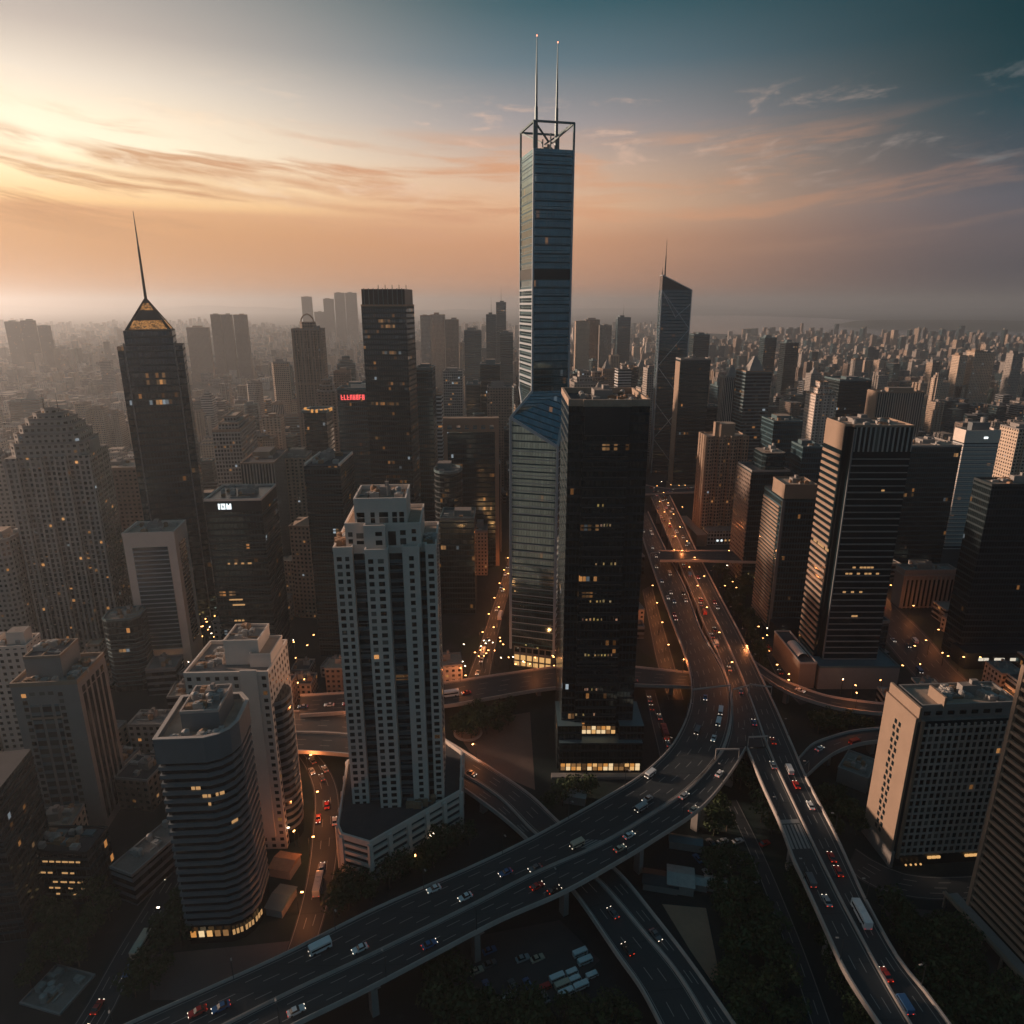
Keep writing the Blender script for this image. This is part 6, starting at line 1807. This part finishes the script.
for a in ((A1, 321, 952, -1, 'minibus', 'white', MAINW), (A1, 360, 950, -1, 'saloon', 'white', MAINW), (A1, 466, 898, -1, 'saloon', 'white', MAINW), (A1, 372, 945, -1, 'saloon', 'grey', MAINW), (A1, 221, 1006, -1, 'saloon', 'blue', MAINW), (A1, 198, 1016, -1, 'saloon', 'red', MAINW),
          (A2, 538, 888, 1, 'saloon', 'red', MAINE), (A1, 577, 845, -1, 'van', 'cream', MAINW), (A2, 630, 838, 1, 'saloon', 'white', MAINE), (A2, 637, 834, 1, 'saloon', 'cream', MAINE), (A2, 619, 849, 1, 'saloon', 'cream', MAINE), (A2, 608, 843, 1, 'saloon', 'silver', MAINE), (A1, 652, 778, -1, 'van', 'white', MAINW),
          (A1, 721, 713, -1, 'van', 'white', MAINW), (A1, 720, 724, -1, 'van', 'white', MAINW), (A1, 716, 741, -1, 'saloon', 'white', MAINW), (A1, 714, 746, -1, 'saloon', 'silver', MAINW), (A2, 718, 774, 1, 'saloon', 'white', MAINE), (A2, 714, 780, 1, 'saloon', 'silver', MAINE), (A2, 684, 797, 1, 'saloon', 'silver', MAINE), (A2, 694, 812, 1, 'saloon', 'cream', MAINE), (A2, 685, 805, 1, 'saloon', 'white', MAINE),
          (A1, 641, 810, -1, 'van', 'silver', MAINW), (A1, 636, 817, -1, 'saloon', 'white', MAINW), (A1, 534, 868, -1, 'saloon', 'grey', MAINW),
          (A5, 790, 772, 1, 'van', 'white', BRE), (A5, 793, 780, 1, 'saloon', 'red', BRE), (A5, 796, 787, 1, 'saloon', 'red', BRE), (A5, 798, 794, 1, 'saloon', 'red', BRE), (A4, 774, 766, -1, 'saloon', 'silver', BRW), (A5, 772, 742, 1, 'saloon', 'red', BRE), (A5, 776, 750, 1, 'saloon', 'cream', BRE),
          (A5, 830, 858, 1, 'saloon', 'red', BRE), (A5, 834, 866, 1, 'van', 'red', BRE), (A5, 838, 873, 1, 'saloon', 'red', BRE), (A5, 842, 867, 1, 'saloon', 'silver', BRE), (A5, 860, 917, 1, 'bus', 'white', BRE), (A5, 887, 976, 1, 'saloon', 'red', BRE), (A5, 906, 1006, 1, 'van', 'blue', BRE), (A5, 811, 807, 1, 'saloon', 'white', BRE),
          (G1, 152, 954, 1, 'bus', 'cream', 'corner street'), (G1, 133, 962, -1, 'bus', 'white', 'corner street'), (G1, 127, 973, -1, 'saloon', 'blue', 'corner street'), (G1, 108, 986, 1, 'saloon', 'red', 'corner street'), (G1, 98, 1010, 1, 'saloon', 'red', 'corner street'), (G1, 92, 1020, 1, 'saloon', 'red', 'corner street'), (G1, 165, 875, -1, 'saloon', 'cream', 'corner street'), (G1, 170, 868, -1, 'saloon', 'white', 'corner street'),
          (B2, 655, 936, 1, 'saloon', 'grey', 'lower crossing road'), (B1, 612, 915, -1, 'saloon', 'grey', 'lower crossing road'), (B1, 628, 950, -1, 'saloon', 'black', 'lower crossing road'), (B2, 468, 780, 1, 'saloon', 'grey', 'lower crossing road'), (C3, 819, 749, 1, 'saloon', 'white', 'small curved ramp'), (C3, 855, 744, 1, 'van', 'red', 'small curved ramp'), (C2, 800, 692, 1, 'saloon', 'white', 'thin curved ramp')):
    at_px(*a)
q = random.Random(23)
COLS = ['white', 'silver', 'black', 'grey', 'grey', 'cream', 'red', 'silver', 'blue']
def traffic(rd, n, d0, d1, fs, dirn, where, kinds=('saloon',) * 8 + ('van', 'bus')):
    for i in range(n):
        f = q.choice(fs); car(rd, rd.len * q.uniform(d0, d1), f, dirn(f) if callable(dirn) else dirn, q.choice(kinds), q.choice(COLS), where)
both = lambda f: -1 if f < .5 else 1
traffic(A1, 20, .60, .93, (.18, .36, .63, .82), -1, MAINW)
traffic(A1, 7, .1, .55, (.18, .36, .63, .82), -1, MAINW)
traffic(A2, 4, .05, .6, (.2, .42, .64, .82), 1, MAINE)
traffic(A3, 22, .0, 1, (.2, .4, .62, .84), 1, 'upper expressway left-hand lanes'.replace('left-hand ', 'inner '))
traffic(A5, 28, .48, .98, (.2, .45, .68), -1, 'far expressway outer lanes')
traffic(A4, 4, .1, .9, (.25, .5, .78), -1, BRW)
traffic(G3, 22, .0, 1, (.2, .4, .62, .82), both, 'glowing street by the tallest skyscraper')
traffic(G2, 18, .3, 1, (.2, .5, .8), both, 'narrow street by the stepped tower')
traffic(G6, 20, .1, .9, (.25, .72), 1, 'short queue street behind the black tower')
traffic(C1, 12, .0, .9, (.2, .4, .62, .82), both, 'cross viaduct')
traffic(G4, 9, .1, .9, (.2, .4, .62, .82), both, 'wide street by the hall')
traffic(G7, 2, .1, .9, (.3, .7), both, 'road before the hotel')
traffic(C5, 8, .0, .6, (.25, .5, .78), 1, 'far bridge')
traffic(G10, 6, .0, 1, (.3, .7), both, 'lane by the striped-side tower')
CARLIST.sort(key=lambda c_: c_[0].y)
key = lambda c_: (c_[3], c_[2], c_[4])
cn, sn = Counter(key(c_) for c_ in CARLIST), Counter()
NTH = ['nearest', 'second nearest', 'third nearest', 'fourth nearest', 'fifth nearest', 'sixth nearest', 'seventh nearest', 'eighth nearest', 'ninth nearest', 'tenth nearest', 'eleventh nearest', 'twelfth nearest']
KN = {'minibus': ('minibus', 'bus'), 'saloon': ('saloon', 'car'), 'van': ('van', 'van'), 'bus': ('bus', 'bus'), 'lorry': ('lorry', 'lorry')}
for c_ in CARLIST:
    p, rz, kind, color, where = c_
    k = sn[key(c_)]; sn[key(c_)] += 1
    pre = '' if cn[key(c_)] == 1 else NTH[min(k, 11)] + ' '
    r_ = empty(KN[kind][0], p + Vector((0, 0, .02)), rz, f'{pre}{color} {kind} on the {where}', KN[kind][1], 'traffic on the roads')
    for nm, me in VP[(kind, color)]:
        if nm == 'wheel' and p.y > 330: continue
        o = bpy.data.objects.new(nm, me); COL.objects.link(o); o.parent = r_
# parked pale buses in the yard
for i, (px, py, kk, cc_) in enumerate(((580, 955, 'minibus', 'white'), (585, 963, 'minibus', 'white'), (557, 980, 'minibus', 'white'), (562, 987, 'minibus', 'cream'), (566, 995, 'minibus', 'white'), (572, 974, 'van', 'white'), (575, 981, 'van', 'white'), (581, 988, 'minibus', 'white'), (592, 977, 'van', 'white'), (545, 989, 'van', 'red'))):
    p = gz(px, py)
    if (kk, cc_) not in VP: VP[(kk, cc_)] = vehicle_parts(kk, cc_)
    r_ = empty('coach' if kk == 'minibus' else 'van', (p.x, p.y, .06), radians(24), ['white coach in the parking yard, back pair, farther one', 'white coach in the parking yard, back pair, nearer one', 'white coach in the parking yard beside the red van', 'cream coach parked between white coaches', 'nearest white coach in the parking yard', 'farther white van between the parked coaches', 'nearer white van between the parked coaches', 'white coach parked beside the two vans', 'white van parked alone toward the crossing road', 'red van at the end of the parked row'][i], 'coach' if kk == 'minibus' else 'van', 'vehicles in the parking yard')
    r_.scale = (.74, .74, .7)
    for nm, me in VP[(kk, cc_)]:
        if nm in ('headlight', 'taillight'):
            me = me.copy(); me.materials[0] = cglass
        o = bpy.data.objects.new(nm, me); COL.objects.link(o); o.parent = r_
# parked cars around the service yard
q = random.Random(91)
n_ = 0
for px, py in [(q.uniform(690, 770), q.uniform(842, 885)) for _ in range(60)] + [(q.uniform(470, 545), q.uniform(950, 1000)) for _ in range(30)] + [(q.uniform(870, 960), q.uniform(872, 884)) for _ in range(8)]:
    p = gz(px, py)
    if n_ > 34 or any(hypot(p.x - c_[0], p.y - c_[1]) < 4.5 for c_ in CARS) or not clear_low(p.x, p.y, 1.5) : continue
    CARS.append((p.x, p.y, 0)); n_ += 1
    cc_ = q.choice(COLS)
    if ('saloon', cc_) not in VP: VP[('saloon', cc_)] = vehicle_parts('saloon', cc_)
    where = 'service yard inside the fork' if px > 600 and px < 800 else ('parking yard beside the coaches' if px < 600 else 'road before the hotel')
    r_ = empty('parked_car', (p.x, p.y, .06), q.choice([.4, 1.97, .45, 2.0]), f'{cc_} car parked unlit in the {where}', 'car', f'{cc_} cars parked in the {where}')
    for nm, me in VP[('saloon', cc_)]:
        if nm == 'wheel': continue
        if nm in ('headlight', 'taillight'):
            me = me.copy(); me.materials[0] = cglass
        o = bpy.data.objects.new(nm, me); COL.objects.link(o); o.parent = r_
# plaza fountain ring and little sheds
p = gz(468, 733)
r_ = empty('fountain', (p.x, p.y, 0), 0, 'round pale fountain basin in the dim plaza', 'fountain')
g = MB(); g.ring(ngon(7, 7, 28), ngon(6.2, 6.2, 28), 0, .9); g.build('basin_wall', parapet_m, r_)
g = MB(); g.prism(ngon(6.2, 6.2, 28), 0, .5); g.build('basin', beige_wall, r_)
g = MB(); g.tube((0, 0, .4), (0, 0, 1.6), 1.6, .5, 10); g.build('pedestal', concrete, r_)
for i, (px, py, w_, d_, h_, lab) in enumerate(((685, 847, 12, 4, 3.5, 'long teal-roofed shed by the service yard'), (680, 885, 9, 9, 4, 'square pale-roofed pavilion by the sandy yard'), (698, 887, 6, 4, 3, 'small hut beside the pale-roofed pavilion'), (715, 888, 7, 4, 3, 'small bright-roofed hut above the sandy yard'), (660, 885, 12, 7, 3, 'dark low shed beside the pale-roofed pavilion'), (286, 830, 7, 10, 4, 'teal-roofed hut in the lane beside the rounded banded tower'), (282, 905, 6, 10, 3.4, 'teal market shed in the lane beside the rounded banded tower'), (286, 870, 8, 8, 4, 'tan-roofed kiosk between the two teal sheds'), (575, 800, 9, 6, 4, 'small pale service hut below the main curve'))):
    p = gz(px, py)
    r_ = empty('shed', (p.x, p.y, 0), radians(-12), lab, 'shed')
    g = MB(); g.box(0, 0, 0, w_, d_, h_); g.build('wall', concrete, r_)
    g = MB(); a, e = w_ / 2 + .4, d_ / 2 + .4
    g.face([(-a, -e, h_), (a, -e, h_), (a, 0, h_ + 1.2), (-a, 0, h_ + 1.2)]); g.face([(-a, 0, h_ + 1.2), (a, 0, h_ + 1.2), (a, e, h_), (-a, e, h_)]); g.face([(-a, -e, h_), (-a, 0, h_ + 1.2), (-a, e, h_)]); g.face([(a, e, h_), (a, 0, h_ + 1.2), (a, -e, h_)])
    g.build('roof', [steel_teal, unit_grey, unit_grey, white_wall, steel_dark, steel_teal, steel_teal, unit_rust, unit_grey][i], r_)
